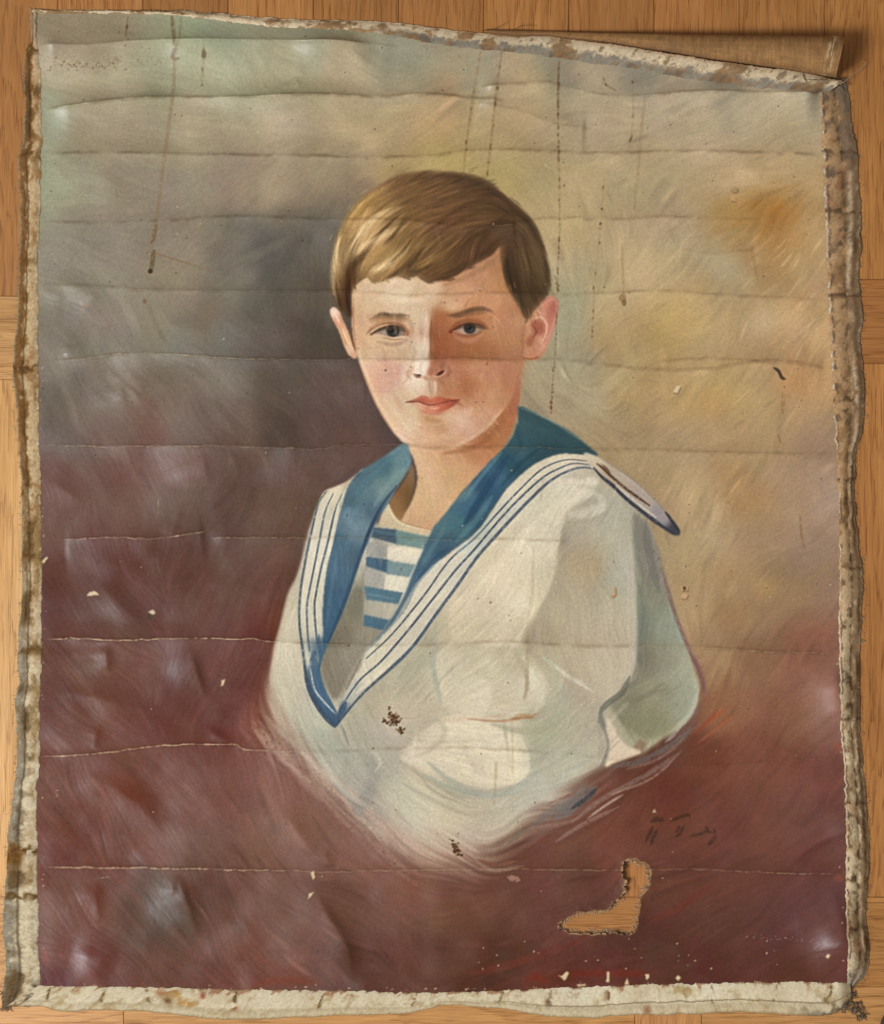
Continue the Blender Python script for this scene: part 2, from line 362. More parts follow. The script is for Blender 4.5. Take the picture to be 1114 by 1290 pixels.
for k in range(46):
    t_ = .78 * rng.random(); x, y = 322 + 190 * t_ + rng.normal(0, 14), 905 + 165 * t_ + rng.normal(0, 14)
    L_ = rng.uniform(30, 75); stroke([(x, y), (x + L_ * .45, y + L_ * .5), (x + L_ * .95, y + L_ * .92)], rng.uniform(3, 10), ['c9b6a4', 'b89a8c', 'd2c5b2', 'a5827a', '9a746a'][k % 5], rng.uniform(.14, .34), 3.0, (.2, .1), .5, k)
# bluish dark strokes under the sleeve
for pts, w, c_, a_ in (([(770, 965), (810, 957), (850, 935), (875, 915)], 7, '6f6564', .8), ([(790, 968), (830, 955), (862, 930)], 4, '8a6a66', .7), ([(700, 1030), (725, 1010), (752, 990)], 16, '6b6a6b', .75), ([(720, 1018), (740, 1004), (752, 992)], 6, '434548', .85), ([(670, 1040), (700, 1018), (740, 985)], 10, '77706c', .6),
                       ([(720, 1035), (760, 1005), (820, 972), (860, 945)], 6, '84706b', .6), ([(740, 1030), (765, 1012), (785, 1000)], 3, 'a99e96', .7), ([(700, 1060), (730, 1040), (780, 1015)], 5, '8c7872', .5), ([(770, 1000), (820, 980), (855, 950)], 3, 'a58e85', .5), ([(690, 1012), (720, 1000), (730, 990)], 3, '8b5348', .6),
                       ([(640, 1062), (655, 1050), (664, 1042)], 5, '7a6a60', .6), ([(655, 1070), (690, 1045), (705, 1035)], 8, '7d5f57', .5), ([(600, 1082), (625, 1088), (650, 1084)], 5, '8d5c50', .7), ([(640, 1104), (655, 1108)], 7, 'a97f74', .7), ([(590, 1075), (620, 1095), (660, 1090)], 4, 'b0968a', .4), ([(860, 905), (852, 922), (838, 935)], 5, 'a6a3a5', .6), ([(882, 885), (870, 912), (850, 932)], 7, '7f6464', .6)):
    stroke(pts, w, c_, a_, 1.4, (.3, .15), .3, int(w * 7 + len(pts)))
# folds of the blouse
LIGHT = [(600, 700), (650, 640), (690, 612), (722, 603), (733, 607), (728, 625), (712, 645), (704, 668), (702, 700), (698, 735), (684, 765), (668, 795), (655, 815), (600, 812), (575, 780)]
fill(LIGHT, '620,700,d0c3a7 690,640,cec5b0 640,740,d3c7ac 690,720,ccbea2 660,790,c4b599 600,790,c9bb9f 720,612,cfc7b4', .75, 2.2)
def SP(*q): return [(320 + x / 1.9207, 540 + y / 1.9207) for x, y in q]
def tone(*q): return ' '.join('%.0f,%.0f,%s' % (320 + x / 1.9207, 540 + y / 1.9207, h) for x, y, h in q)
fill(SP((735, 290), (760, 200), (840, 160), (895, 195), (918, 330), (922, 470), (905, 590), (860, 650), (800, 640), (720, 590), (650, 525), (690, 430), (720, 370)), tone((760, 250, 'aea48e'), (800, 330, 'b29e80'), (760, 420, 'a89b83'), (850, 430, 'b2a68f'), (690, 490, '9c8f77'), (850, 560, 'b2a48e'), (760, 560, 'a99c84'), (900, 350, 'b3b0a0'), (870, 240, 'a9a491')), .85, 3.0)
fill(SP((560, 350), (640, 255), (720, 185), (800, 122), (832, 126), (815, 165), (765, 192), (745, 240), (737, 290), (722, 370), (692, 430), (650, 500), (636, 522), (490, 515), (478, 430), (520, 390)), tone((620, 320, 'd8ccb2'), (700, 230, 'd8cdb6'), (800, 140, 'd6cdb9'), (560, 420, 'd6c8ac'), (640, 420, 'dacdb2'), (700, 380, 'd3c5a9'), (520, 490, 'cfc0a3'), (630, 500, 'cdbea2')), .9, 1.8)
fill(SP((755, 205), (800, 190), (838, 178), (850, 190), (835, 215), (790, 215), (765, 222)), 'cdc4b0', .7, 2.5)
fill(SP((440, 545), (520, 530), (640, 535), (690, 575), (712, 620), (700, 655), (640, 690), (560, 700), (480, 680), (445, 640)), tone((480, 580, 'd0c4aa'), (560, 570, 'cbbda2'), (620, 570, 'b7a98f'), (600, 640, 'c7baa0'), (680, 620, 'd2c8b2'), (540, 650, 'd6cbb4'), (480, 650, 'd2c7ae')), .8, 3.0)
fill(SP((355, 795), (400, 735), (470, 695), (540, 690), (600, 720), (652, 785), (655, 835), (610, 868), (530, 862), (450, 838), (390, 812)), tone((420, 790, 'd6c9b1'), (520, 740, 'dccfb6'), (600, 800, 'dccfb5'), (540, 840, 'd3c6ad')), .85, 2.6)
fill(SP((660, 700), (740, 690), (830, 690), (850, 760), (800, 830), (700, 850), (660, 800)), tone((700, 730, 'aeaa92'), (780, 740, 'b0a48f'), (760, 800, 'adaa96'), (690, 800, 'b5b29c')), .6, 5)
fill(SP((240, 640), (330, 610), (420, 640), (430, 710), (360, 790), (280, 770), (235, 710)), tone((300, 680, 'b6aa96'), (380, 680, 'bdb09b'), (300, 740, 'aca293'), (260, 660, 'aaa48e')), .6, 6)
fill(SP((915, 210), (945, 225), (975, 300), (1020, 450), (1058, 560), (1072, 640), (1040, 715), (960, 758), (905, 730), (862, 672), (885, 645), (915, 600), (926, 500), (922, 330)), tone((945, 300, '8b857c'), (960, 400, '8d8b7e'), (930, 470, '7e8377'), (940, 560, '85806f'), (900, 640, '8f8a76'), (980, 640, '9a967c'), (960, 710, '908d6f'), (1035, 600, 'a5a893'), (1050, 660, 'a7a999'), (1000, 480, '8f968a'), (1000, 560, '8f8c7a')), .85, 2.0)
stroke(SP((400, 830), (470, 868), (560, 888), (650, 878)), 6, '99a091', .6, 2.5)
stroke(SP((350, 800), (420, 850), (520, 905)), 3.5, 'a0957f', .5, 1.8)
stroke(SP((700, 555), (760, 600), (820, 635)), 3.5, 'cfc6b6', .75, 1.3)
stroke(SP((440, 470), (432, 560), (446, 650)), 6, 'a9ab98', .6, 3)
for pts, w, c_, a_, so in (
    ([(712, 646), (735, 648), (757, 640), (758, 628), (745, 620)], 9, 'c6bea9', .7, 2), ([(718, 660), (745, 655), (765, 645)], 5, 'a29880', .5, 2), ([(730, 612), (760, 618), (780, 632), (796, 660)], 9, 'b3ac98', .5, 3), ([(796, 660), (803, 700), (806, 740)], 4, '7f8a80', .6, 1.5),
    ([(786, 690), (791, 740), (792, 812)], 3, 'b3b0a4', .8, 1), ([(795, 700), (799, 760), (800, 815), (794, 845), (782, 868), (762, 882)], 7, 'bdb09f', .7, 2.5), ([(790, 720), (791, 812)], 1.2, 'cf9c8c', .6, .6), ([(813, 655), (818, 700), (830, 745)], 11, '7d7a76', .75, 2), ([(806, 730), (806, 800), (803, 835)], 9, '7a8076', .6, 3), ([(828, 690), (838, 745), (846, 775)], 6, '8f8880', .6, 2), ([(842, 760), (852, 790), (862, 815)], 4, '8fa29a', .6, 1.5),
    ([(793, 852), (783, 872), (765, 886), (756, 898)], 8, '6b6a5f', .8, 1.8), ([(757, 890), (757, 908), (766, 924), (768, 944), (757, 964)], 8, '77746b', .85, 1.8), ([(752, 905), (758, 930), (755, 955)], 8, '928a7e', .5, 3), ([(835, 860), (820, 872), (790, 886)], 6, '87836c', .6, 3), ([(850, 850), (857, 862), (832, 878)], 2, '8d8a78', .5, 1), ([(775, 890), (788, 915), (805, 940)], 5, '858268', .5, 2),
    ([(690, 830), (715, 850), (738, 862)], 4, 'c6bcaa', .8, 1.3), ([(683, 826), (700, 840)], 4, 'a8b39c', .5, 1.5), ([(692, 832), (705, 860), (706, 895), (690, 915)], 9, 'a4ac93', .5, 4), ([(660, 828), (668, 850), (682, 880), (672, 900)], 10, 'cfc8b3', .6, 3), ([(640, 815), (655, 830), (664, 855), (662, 880)], 5, 'a69778', .5, 2.5),
    ([(595, 862), (610, 858), (616, 870), (612, 895)], 8, 'd3cbb6', .6, 3), ([(545, 815), (548, 850), (556, 885)], 5, 'abb0a0', .7, 2), ([(556, 820), (558, 855), (565, 885)], 4, 'd4c8ae', .6, 2), ([(590, 905), (630, 908), (665, 902), (680, 898)], 3, 'b58566', .8, 1.2), ([(560, 907), (600, 905), (640, 900)], 4, 'd2a992', .4, 2), ([(645, 905), (660, 902), (672, 904)], 6, '9a6a42', .7, 2), ([(620, 912), (650, 920), (690, 918), (710, 910)], 8, 'a6a187', .6, 3),
    ([(650, 925), (662, 945), (664, 970), (652, 985)], 6, 'd8cdb4', .6, 2), ([(540, 960), (570, 985), (610, 1000), (650, 992), (680, 970)], 8, '9da192', .65, 3), ([(505, 985), (540, 1005), (590, 1025), (650, 1015)], 5, 'a39a84', .5, 2), ([(520, 965), (545, 995), (580, 1012)], 3, '9b8f7a', .5, 1.5), ([(575, 955), (610, 985), (650, 980)], 10, 'd6cbb2', .5, 4), ([(505, 945), (535, 935), (560, 925)], 4, 'd5c9b3', .6, 2),
    ([(430, 912), (437, 930), (440, 948)], 3, '77787a', .7, 1.2), ([(452, 948), (465, 958), (470, 985), (452, 1025)], 18, '8a857f', .6, 5), ([(420, 985), (445, 1010), (455, 1030)], 9, '8c8a85', .5, 3), ([(470, 945), (480, 960), (472, 972)], 4, 'c8c2b5', .6, 1.5), ([(395, 915), (425, 940), (445, 960)], 14, 'a8aba0', .5, 5), ([(520, 900), (552, 908), (560, 925), (540, 945), (515, 955)], 6, 'b8a998', .45, 3),
    ([(455, 880), (490, 862), (530, 835), (560, 810)], 14, 'a8a38d', .5, 5), ([(440, 905), (470, 890), (510, 872)], 8, 'a7a386', .5, 4), ([(370, 770), (362, 820), (366, 860)], 12, 'd0c6b0', .5, 5), ([(380, 850), (392, 890), (412, 920)], 10, 'b9b7a8', .5, 4), ([(640, 1000), (665, 985), (690, 975)], 9, 'b7bcb0', .4, 4), ([(700, 985), (725, 968), (745, 950)], 10, 'a3a498', .5, 4)):
    stroke(pts, w, c_, a_, so)
fill([(764, 903), (772, 912), (780, 928), (792, 940), (808, 947), (790, 954), (772, 961), (762, 966), (766, 950), (768, 935), (764, 920)], 'cfbca6', .95, 1.2)
stroke([(833, 715), (849, 770), (867, 816), (884, 848), (890, 876)], 5, '8a6363', .8, 1.6, (.3, .6), .3, 3)
stroke([(868, 820), (882, 850), (887, 872)], 5, '7c5254', .6, 1.4)
stroke([(800, 830), (804, 842), (798, 856)], 3, '9d937f', .4, 2)
_sh = SM * smooth(.68, .55, C.mean(-1)); C *= (1 + .09 * _sh)[..., None]
C *= (1 + .035 * SM)[..., None]
_sl, _m = poly_mask(SP((915, 210), (945, 225), (975, 300), (1020, 450), (1056, 560), (1066, 640), (1030, 710), (960, 750), (905, 725), (862, 672), (885, 645), (915, 600), (926, 500), (922, 330)), 3); C[_sl] *= (1 - .12 * _m)[..., None]; C[_sl][..., 2] *= 1 - .03 * _m
dabs(420, (330, 600, 890, 1080), 14, 44, 2, 6, .035, .25, .55, 311, SM, soft=1.2)

# ---- undershirt inside the V
fill([(488, 634), (500, 652), (515, 661), (548, 668), (545, 690), (510, 752), (488, 790), (462, 815), (445, 800), (448, 760), (462, 705), (476, 662)], '490,655,c3b295 520,666,cbb899 470,690,9d9a94 510,697,d4cab6 470,730,a5a19a 500,735,d6ccb8 470,768,aaa597 490,768,bfb8a4 460,800,96907e 450,740,8b8674', .96, 1.2)
fill([(478, 790), (462, 816), (440, 850), (425, 880), (414, 870), (405, 840), (412, 812), (430, 775), (447, 742), (458, 745), (460, 785)], '445,760,827e6c 430,800,837a68 418,840,8a806d 440,830,968b78 465,805,9b927f 425,865,8c8270', .95, 1.8)
for pts, c_ in (([(470, 664), (500, 667), (502, 686), (468, 677)], '43688a'), ([(498, 667), (545, 677), (537, 692), (500, 686)], '6d9497'), ([(461, 701), (490, 705), (491, 723), (462, 713)], '3a6b99'), ([(488, 706), (524, 711), (516, 727), (488, 723)], '729fab'),
                ([(459, 738), (508, 746), (502, 761), (462, 755)], '4a83a8'), ([(458, 774), (491, 781), (483, 794), (459, 788)], '427ca4'), ([(463, 682), (489, 687), (489, 702), (461, 699)], 'a09c98'), ([(488, 688), (534, 693), (526, 709), (489, 704)], 'd6ccb9'), ([(461, 720), (486, 724), (484, 742), (459, 737)], 'a8a49d'), ([(486, 724), (517, 729), (509, 746), (484, 742)], 'd8cfbb')):
    fill(pts, c_, .95, 1.0, False)
stroke([(478, 690), (480, 712)], 5, '8d9aa6', .4, 2); stroke([(470, 668), (500, 674)], 4, '5a83a0', .5, 1.5); stroke([(462, 748), (500, 755)], 3, '6a9dbb', .5, 1)

# ---- neck and face
SKIN_NECK = [(512, 556), (520, 575), (525, 592), (526, 606), (521, 627), (513, 642), (504, 656), (522, 664), (548, 671), (556, 655), (566, 645), (581, 621), (602, 600), (624, 578), (638, 556), (648, 535), (653, 515), (655, 480), (640, 470), (560, 520)]
fill(SKIN_NECK, '540,590,d2b48e 560,578,cba077 600,570,b98158 622,555,b4764e 642,525,b07049 590,600,c69c70 562,620,cbaa80 532,640,caa87f 540,656,c6a27c 525,600,c9a67c 575,600,c9a377 550,610,d0b088', 1, 1.1)
fill([(519, 585), (523, 600), (519, 625), (512, 641), (505, 656), (496, 648), (491, 634), (500, 620), (512, 602)], '515,600,8a6a48 500,640,93683f 515,630,7d5733 500,650,a57f52', .95, 1.0)
stroke([(490, 636), (496, 650), (507, 660), (530, 666), (548, 670)], 3, 'd6c7ab', .6, 1.2)
stroke([(506, 657), (525, 663), (545, 668)], 1.5, 'a9835d', .5, .8)
FACE = [(446, 350), (443, 372), (443, 400), (446, 430), (450, 448), (456, 463), (463, 481), (472, 504), (482, 523), (494, 542), (505, 555), (516, 563), (530, 567), (546, 569), (562, 567), (582, 560), (602, 548), (622, 531), (637, 513), (648, 495), (654, 480), (660, 456), (664, 430), (668, 398), (660, 340), (620, 300), (540, 320)]
FC = """460,372,d2ba97 500,372,dac7a8 540,370,cfb696 580,370,c69c75 620,368,b6875d 645,390,ac7a53 455,405,cfb18c 470,432,d2b691 500,442,d4bc97 530,400,d3be9f 535,440,d9ccb4 533,462,ddd1bd 519,474,dacfba 495,468,d3a895 470,468,d4b296 480,488,d2a690 500,502,d3b79a 488,520,d5bda0 508,540,d6c2a4 530,556,d3b491 545,532,cba37c 560,552,d0ab8b 582,532,cdaa8f 602,520,caa388 622,500,c3936d 642,480,bb8661 460,450,d5bd9a 478,508,d6bc9f
600,345,b28660 625,330,a97c55 580,355,bd9069 640,360,ad7d55 610,385,bf8d63 570,385,cba981
556,402,b27448 552,420,a5653f 551,445,a4643f 580,440,a96b43 610,440,ab6c43 642,430,b38058 652,410,b88962 600,400,b4794d 562,470,b67d5f 602,470,c18e6d 642,468,b98665 572,490,b9815b 588,485,b3754d 602,500,bf8761 652,450,b17f5c 630,410,b7825a 655,380,a87c57"""
fill(FACE, FC, 1, 1.1, eps=9, power=2.2, down=2)
# the shaded eye socket beside the bright bridge of the nose
SOCK = [(543, 412), (545, 402), (553, 396), (570, 394), (600, 393), (622, 396), (632, 408), (632, 430), (622, 450), (602, 458), (562, 460), (544, 458), (542, 430)]
fill(SOCK, '550,405,b3724a 550,425,a3603b 550,448,a5643f 580,402,b67b53 615,402,ba845c 580,442,ab6d46 615,442,b0784f 600,432,ab6f47 628,420,b5845e', .78, 3.2)
stroke([(544, 404), (542.8, 425), (543, 453)], 1.6, '8f5535', .5, .9)
stroke([(538, 398), (537, 425), (537, 452)], 7, 'ded3be', .55, 2.2)
fill([(543, 454), (556, 454), (568, 458), (566, 468), (550, 478), (541, 474), (538, 466)], 'b97655', .6, 2.2)
fill([(522, 455), (541, 455), (540, 466), (534, 474), (521, 472), (518, 464)], 'ddd3bf', .7, 2.0)
fill([(462, 455), (514, 455), (512, 470), (500, 486), (482, 492), (468, 478)], 'd4a392', .24, 6)
fill([(556, 456), (645, 457), (640, 468), (600, 474), (560, 468)], 'bd8463', .45, 5)
fill([(580, 478), (605, 472), (615, 485), (590, 500), (575, 496)], 'b06c44', .5, 6)
blob(640, 545, 5, 'b06f48', .2)
stroke([(560, 571), (590, 566), (615, 552), (638, 524), (650, 495)], 7, 'a76b45', .6, 3)
stroke([(556, 566), (585, 557), (612, 540), (634, 515)], 4, 'd3b598', .55, 2)
stroke([(654, 470), (650, 495), (647, 520)], 5, 'b06d58', .5, 2.5)
stroke([(447, 432), (455, 460), (466, 490), (482, 523), (500, 549)], 2.2, 'c08a66', .55, 1)
stroke([(452, 445), (461, 470), (474, 500), (490, 528)], 5, 'dcc9ab', .5, 2.5)
stroke([(446, 375), (446, 410), (449, 440)], 2, 'b06a48', .6, 1)
stroke([(652, 395), (650, 420), (648, 445)], 8, 'b78a64', .5, 4); stroke([(660, 405), (659, 430), (655, 452)], 5, 'a5724c', .5, 2.5)
stroke([(455, 367), (480, 364), (510, 362)], 8, 'd6c2a2', .5, 3); stroke([(470, 376), (505, 381), (535, 379)], 10, 'dccaac', .5, 4)
stroke([(570, 380), (600, 372), (630, 372)], 9, 'c09068', .4, 4)
stroke([(585, 388), (590, 380), (596, 376)], 3, 'b0714a', .5, 1.5)
stroke([(600, 340), (622, 328), (630, 312)], 12, 'a87f5a', .55, 5); stroke([(630, 330), (640, 355), (655, 385)], 6, 'a4744b', .5, 3)
# modelling of brow, nose and jaw
for pts, w, c_, a_, so in (([(455, 378), (452, 400), (455, 425), (462, 450)], 12, 'c49c78', .45, 6), ([(460, 455), (472, 490), (490, 522), (512, 548)], 10, 'cba283', .4, 6), ([(466, 404), (490, 402), (514, 404)], 9, 'b58a63', .6, 3), ([(514, 402), (519, 412), (517, 424)], 6, 'bb926d', .5, 3), ([(524, 440), (520, 456), (516, 470)], 5, 'cbaa88', .5, 3), ([(516, 466), (513, 472), (518, 478)], 4, 'c29574', .6, 2),
    ([(534, 476), (541, 478), (550, 478)], 5, 'b98461', .6, 2.2), ([(556, 476), (564, 474), (568, 466)], 4, 'a8714f', .55, 2.4), ([(560, 396), (590, 398), (620, 400)], 8, 'a96f47', .45, 4), ([(600, 455), (625, 480), (632, 510)], 22, 'bb8763', .35, 10), ([(575, 505), (600, 515), (618, 530)], 16, 'c3936f', .4, 8), ([(530, 560), (556, 562), (580, 554)], 9, 'c7976f', .45, 4), ([(498, 500), (503, 510), (506, 520)], 7, 'c79f80', .45, 4), ([(584, 498), (588, 506), (582, 514)], 6, 'b5805a', .45, 3.5),
    ([(480, 442), (500, 446), (520, 440)], 9, 'cfae8a', .4, 4), ([(470, 384), (500, 386), (530, 386)], 7, 'cfb08c', .35, 4), ([(640, 400), (645, 430), (640, 460)], 14, 'ae7c55', .35, 7)):
    stroke(pts, w, c_, a_, so)
for pts, w, c_, a_, so in (([(650, 440), (646, 475), (632, 508)], 26, 'b27c56', .5, 10), ([(615, 470), (612, 500), (600, 525)], 26, 'c08b66', .42, 11), ([(575, 470), (570, 486), (568, 498)], 12, 'b87f5b', .4, 6), ([(600, 540), (620, 520), (636, 496)], 8, 'bd8a66', .45, 4), ([(575, 550), (600, 536), (618, 516)], 14, 'c99f80', .45, 6)):
    stroke(pts, w, c_, a_, so)
# left eye
stroke([(462, 421), (468, 414), (480, 408), (496, 405), (508, 409), (516, 418)], 5, 'bb8b63', .6, 2.2)
stroke([(470, 404), (490, 402), (512, 402)], 6, 'bf9369', .7, 2.2)
fill([(469, 421), (477, 416), (487, 412.5), (497, 411), (506, 413.5), (512.5, 420), (514, 423.5), (505, 424), (495, 425), (487, 424), (478, 421.5)], '478,419,ab9078 487,420,aca090 508,420,97867a 512,421,b98068', 1, .7, eps=4)
blob(495.3, 417.2, 8.0, '52534a', 1, 7.6, .9); blob(495.3, 417.2, 8.0, '33342e', .6, 7.4, 3)
blob(497.5, 419.5, 3.2, '696f66', .55, 2.8, 1.6); blob(494.2, 416.6, 3.0, '26241f', 1, 3.0, .9); blob(492.6, 415.2, .9, 'a8aaa2', .6, .9, .6)
stroke([(467.5, 422), (476, 416.3), (486.5, 412.1), (496.5, 410.6), (506.6, 413), (513.5, 419.5)], 2.6, '55412e', .78, 1.1, (.7, .6))
stroke([(463, 420), (470, 414), (482, 409.4), (497, 408), (509, 412), (516, 420)], 3.4, '9c6a48', .55, 1.5)
stroke([(470, 420), (480, 415.6), (490, 413.6), (500, 413.6), (511, 418.5)], 4.0, '54432f', .55, 1.5)
stroke([(466, 418), (475, 411.5), (486, 408.2), (497, 407.4), (508, 411), (515, 418)], 1.4, 'a0663f', .6, .8)
stroke([(470, 415), (478, 411), (488, 408.9)], 1.4, 'dab08a', .6, .8)
stroke([(471, 422.5), (480, 423.5), (488, 425.6), (497, 426.4), (508, 424.6), (515, 423.4)], 1.6, 'dcbba0', .8, .8)
stroke([(482, 425), (496, 428.3), (508, 427)], 2.0, 'b58663', .7, 1.0); stroke([(476, 431), (494, 434.5), (508, 431.5), (514, 427)], 5.0, 'b3937b', .7, 2.2)
stroke([(511.5, 417), (514.5, 421), (513, 424)], 2.4, 'b96a49', .75, .9); stroke([(466, 420), (470, 423)], 2, 'a5613f', .6, 1)
stroke([(471, 399.5), (478, 397), (484, 396), (494, 397.6), (504, 397.4), (515, 398)], 5.2, '7a6246', .72, 1.9, (.25, .35), .2, 4)
stroke([(466, 402), (480, 399.5), (500, 400.5), (515, 401)], 5, '9a7a56', .55, 2)
stroke([(482, 396.3), (492, 397)], 3.6, '64513c', .35, 1.0)
stroke([(458, 402), (466, 398), (474, 396)], 2, 'b99e7c', .5, 1.2)
# right eye
stroke([(566, 416), (574, 408), (588, 403), (603, 404), (613, 411)], 4, 'a05c38', .6, 2)
fill([(573, 417), (581, 411.5), (592, 409), (602, 410.5), (610, 414.5), (604, 419), (592, 421.3), (580, 420)], '577,417,a5826c 582,416,b0a294 587,419,ada092 602,415,a08a76 607,415,94785f', 1, .7, eps=4)
blob(591.8, 413.8, 7.4, '504f45', 1, 7.0, 1.1); blob(591.8, 413.8, 7.4, '2e302d', .55, 6.8, 2.6)
blob(593.6, 415.6, 2.8, '64675e', .55, 2.4, 1.4); blob(591.6, 413.2, 2.8, '1f1e1c', 1, 2.8, .9); blob(590, 412, .9, '9a9c96', .5, .9, .6)
stroke([(566.5, 419), (574.7, 413), (583.6, 409), (593, 407.6), (604.6, 409.2), (613.5, 414.5)], 2.8, '5f3a25', .78, 1.2, (.5, .5))
stroke([(564, 420), (573, 411.5), (584, 406.6), (596, 405.4), (608, 408.4), (617, 415)], 3.6, '8f5230', .55, 1.6)
stroke([(570, 421), (582, 424), (596, 423.6), (609, 417.5)], 2.4, '96603f', .55, 1.2)
stroke([(573, 416), (583, 411.6), (593, 410.2), (604, 412), (611, 415)], 4.0, '4c3324', .55, 1.5)
stroke([(571, 410.5), (580, 405.6), (592, 403.8), (604, 405.4)], 1.2, '965433', .5, .9)
stroke([(574, 420), (584, 422.6), (595, 422.4), (606, 418)], 1.2, '8a5a44', .6, .7)
stroke([(572, 422), (580, 427.5), (592, 430.5), (602, 426), (608, 420)], 5.5, 'b98465', .7, 2.4)
blob(567.8, 418.6, 2.4, '96392c', .85, 2.0, 1.0)
stroke([(564, 397.5), (574, 397.6), (580, 396.3), (588, 392.8), (600, 389.8), (611, 389.8), (620, 393)], 6.6, '74553a', .75, 2.0, (.15, .2), .15, 9)
stroke([(572, 399), (590, 396), (612, 394)], 5, '8a5f3f', .5, 2.2)
stroke([(584, 394.5), (598, 390.2), (612, 390)], 3.0, '5d4531', .3, 1.1)
stroke([(616, 396), (624, 400), (630, 408)], 2.4, 'cf9a6f', .5, 1.2); stroke([(598, 399), (612, 399), (622, 404)], 3, 'bf8255', .5, 1.6)
# nose
for pts, w, c_, a_, so in (([(541, 470), (536, 475), (528, 476), (521, 474)], 3.0, 'c79a7a', .6, 1.8), ([(523, 462), (519, 468), (519, 473)], 3, 'caa280', .55, 1.8), ([(533, 462), (536, 466), (535, 470)], 7, 'e4d8c4', .6, 3), ([(545, 470), (553, 466), (561, 464)], 5, 'b87a5a', .5, 2.4), ([(563, 462), (567, 468), (563, 475)], 3.4, '9c664a', .5, 2)):
    stroke(pts, w, c_, a_, so)
stroke([(522, 472), (526, 474.4), (531, 473.4)], 4.0, '8a5744', .85, 1.0, (.5, .4)); stroke([(525, 473.2), (530, 472.6)], 2.2, '643a2c', .7, .8)
stroke([(545, 474), (551, 475.5), (559, 470.5), (561, 467.5)], 3.2, 'd3a58c', .65, 1.2)
stroke([(550.5, 473), (555, 470.8), (558.6, 468.4)], 4.2, '6b3628', .95, .8, (.4, .8))
blob(559, 461, 6, '8f604a', .55, 5, 3); blob(542, 469, 4, 'ba6d4d', .6, 5, 2.2); blob(545, 462, 4, 'a86548', .35, 6, 3)
stroke([(541, 479), (541.5, 487), (543, 496)], 3, 'b79a78', .75, 1.4); stroke([(548, 480), (548.5, 489), (547.5, 498)], 4.2, 'd8cdba', .6, 1.6); stroke([(553.5, 479), (555, 488), (554, 497)], 3.4, 'b98a69', .65, 1.6); stroke([(552, 476), (556, 481), (560, 484)], 4, 'b0774a', .6, 1.8)
stroke([(517, 466), (515, 474), (508, 484)], 3, 'cda684', .5, 1.6)
# mouth
UL = [(510.4, 506.5), (519, 504.4), (528.5, 500), (534.3, 498.2), (541.3, 501.4), (547, 501), (553, 499.8), (562, 502), (571.7, 503.4), (580, 503.4), (576.4, 505.2), (560, 507.6), (550.7, 510), (541.3, 511), (534.3, 509.2), (527.3, 506.8), (516.8, 507.4)]
LL = [(517, 507.8), (527.3, 507), (534.3, 509.4), (541.3, 511.2), (550.7, 510), (560, 507.6), (576.4, 505.4), (580, 504), (571.7, 511.6), (562.4, 516.8), (550.7, 521), (537, 520.4), (529, 515.5), (521, 510)]
fill(LL, '520,509,d3ac92 530,513,d6a48b 540,517,cc7e66 546,515,d4846c 556,515,c7664e 566,510,b9563f 574,506,aa4f39', .95, .8, eps=5)
fill(UL, '514,506,b45a46 524,503,c46e56 534,502,c4604a 545,505,c96f58 554,503,c45f48 566,504,b44f3a 576,504,a0422c', .97, .8, eps=5)
stroke([(511, 507), (519, 506.6), (527.3, 506.4), (534.3, 509), (541.3, 510.8), (550.7, 509.6), (560, 507.3), (572, 505), (580, 503.6)], 1.3, '86362a', .75, .7, (.6, .6))
stroke([(529, 517), (540, 522), (552, 522.4), (563, 518)], 3.0, 'c07a62', .5, 1.6)
stroke([(527, 503), (534, 500.5), (541, 503), (552, 502)], 2.4, 'cf8068', .5, 1.2)
stroke([(542, 514.6), (548, 514.9), (554, 513.6)], 2.6, 'e0a48f', .7, 1.2); stroke([(530, 515), (538, 520.4), (550, 521.4), (560, 518.5)], 1.4, 'c07a5e', .5, .9)
stroke([(534, 526), (543, 529), (556, 530.5)], 7, 'ba8a5d', .65, 3); stroke([(528, 519), (534, 525)], 3, 'c99a72', .5, 1.5)
blob(548, 548, 16, 'd0a580', .35, 9, 7); blob(556, 541, 8, 'bd8b5e', .4, 6, 4); stroke([(514, 512), (522, 522), (526, 538)], 8, 'd8c3a4', .5, 4); stroke([(560, 526), (580, 524), (596, 516)], 9, 'd2b096', .5, 4)
# ears
fill([(416, 392), (420, 387.5), (427, 391), (432, 402), (437, 413), (443, 428), (448, 441), (451, 450), (447, 453), (440, 448), (434, 436), (428, 419), (420, 404)], '420,393,dfbfb0 426,405,c98e70 430,418,d0a488 436,428,cfa57c 443,440,d3ab92 447,449,cf9f86', 1, .9, eps=4)
stroke([(419, 391), (424, 398), (428, 408)], 3, 'e3c8bc', .8, 1); stroke([(428, 410), (433, 424), (437, 436)], 2.2, 'c3805a', .7, 1); stroke([(432, 415), (436, 426), (442, 437)], 2.6, 'ddc0a6', .7, 1.0); stroke([(441, 412), (444, 430), (448, 442)], 2.2, '8f4b33', .8, 1)
fill([(664, 402), (672, 388), (682, 379), (694, 373.5), (702, 377), (703, 390), (699, 410), (692, 432), (684, 448), (674, 454), (663, 452), (660, 440), (662, 420)], '670,400,bb8a66 690,382,c2806a 700,388,b9685c 695,410,c47f6c 685,435,c98d77 672,448,c58668 666,435,c08a68 665,415,bf8f6a 680,395,c38f75', 1, 1.0, eps=5)
fill([(690, 386), (698, 377), (702, 384), (700, 400), (694, 408), (688, 400)], 'b0685a', .55, 2.5)
fill([(669, 408), (675, 403), (684, 406), (686, 415), (681, 423), (673, 421), (670, 414)], '673,412,a0523f 682,413,ae6450', .85, 1.8)
fill([(672, 420), (674, 427), (670, 436), (664, 438), (663, 430), (667, 424)], 'a55a45', .7, 2.0)
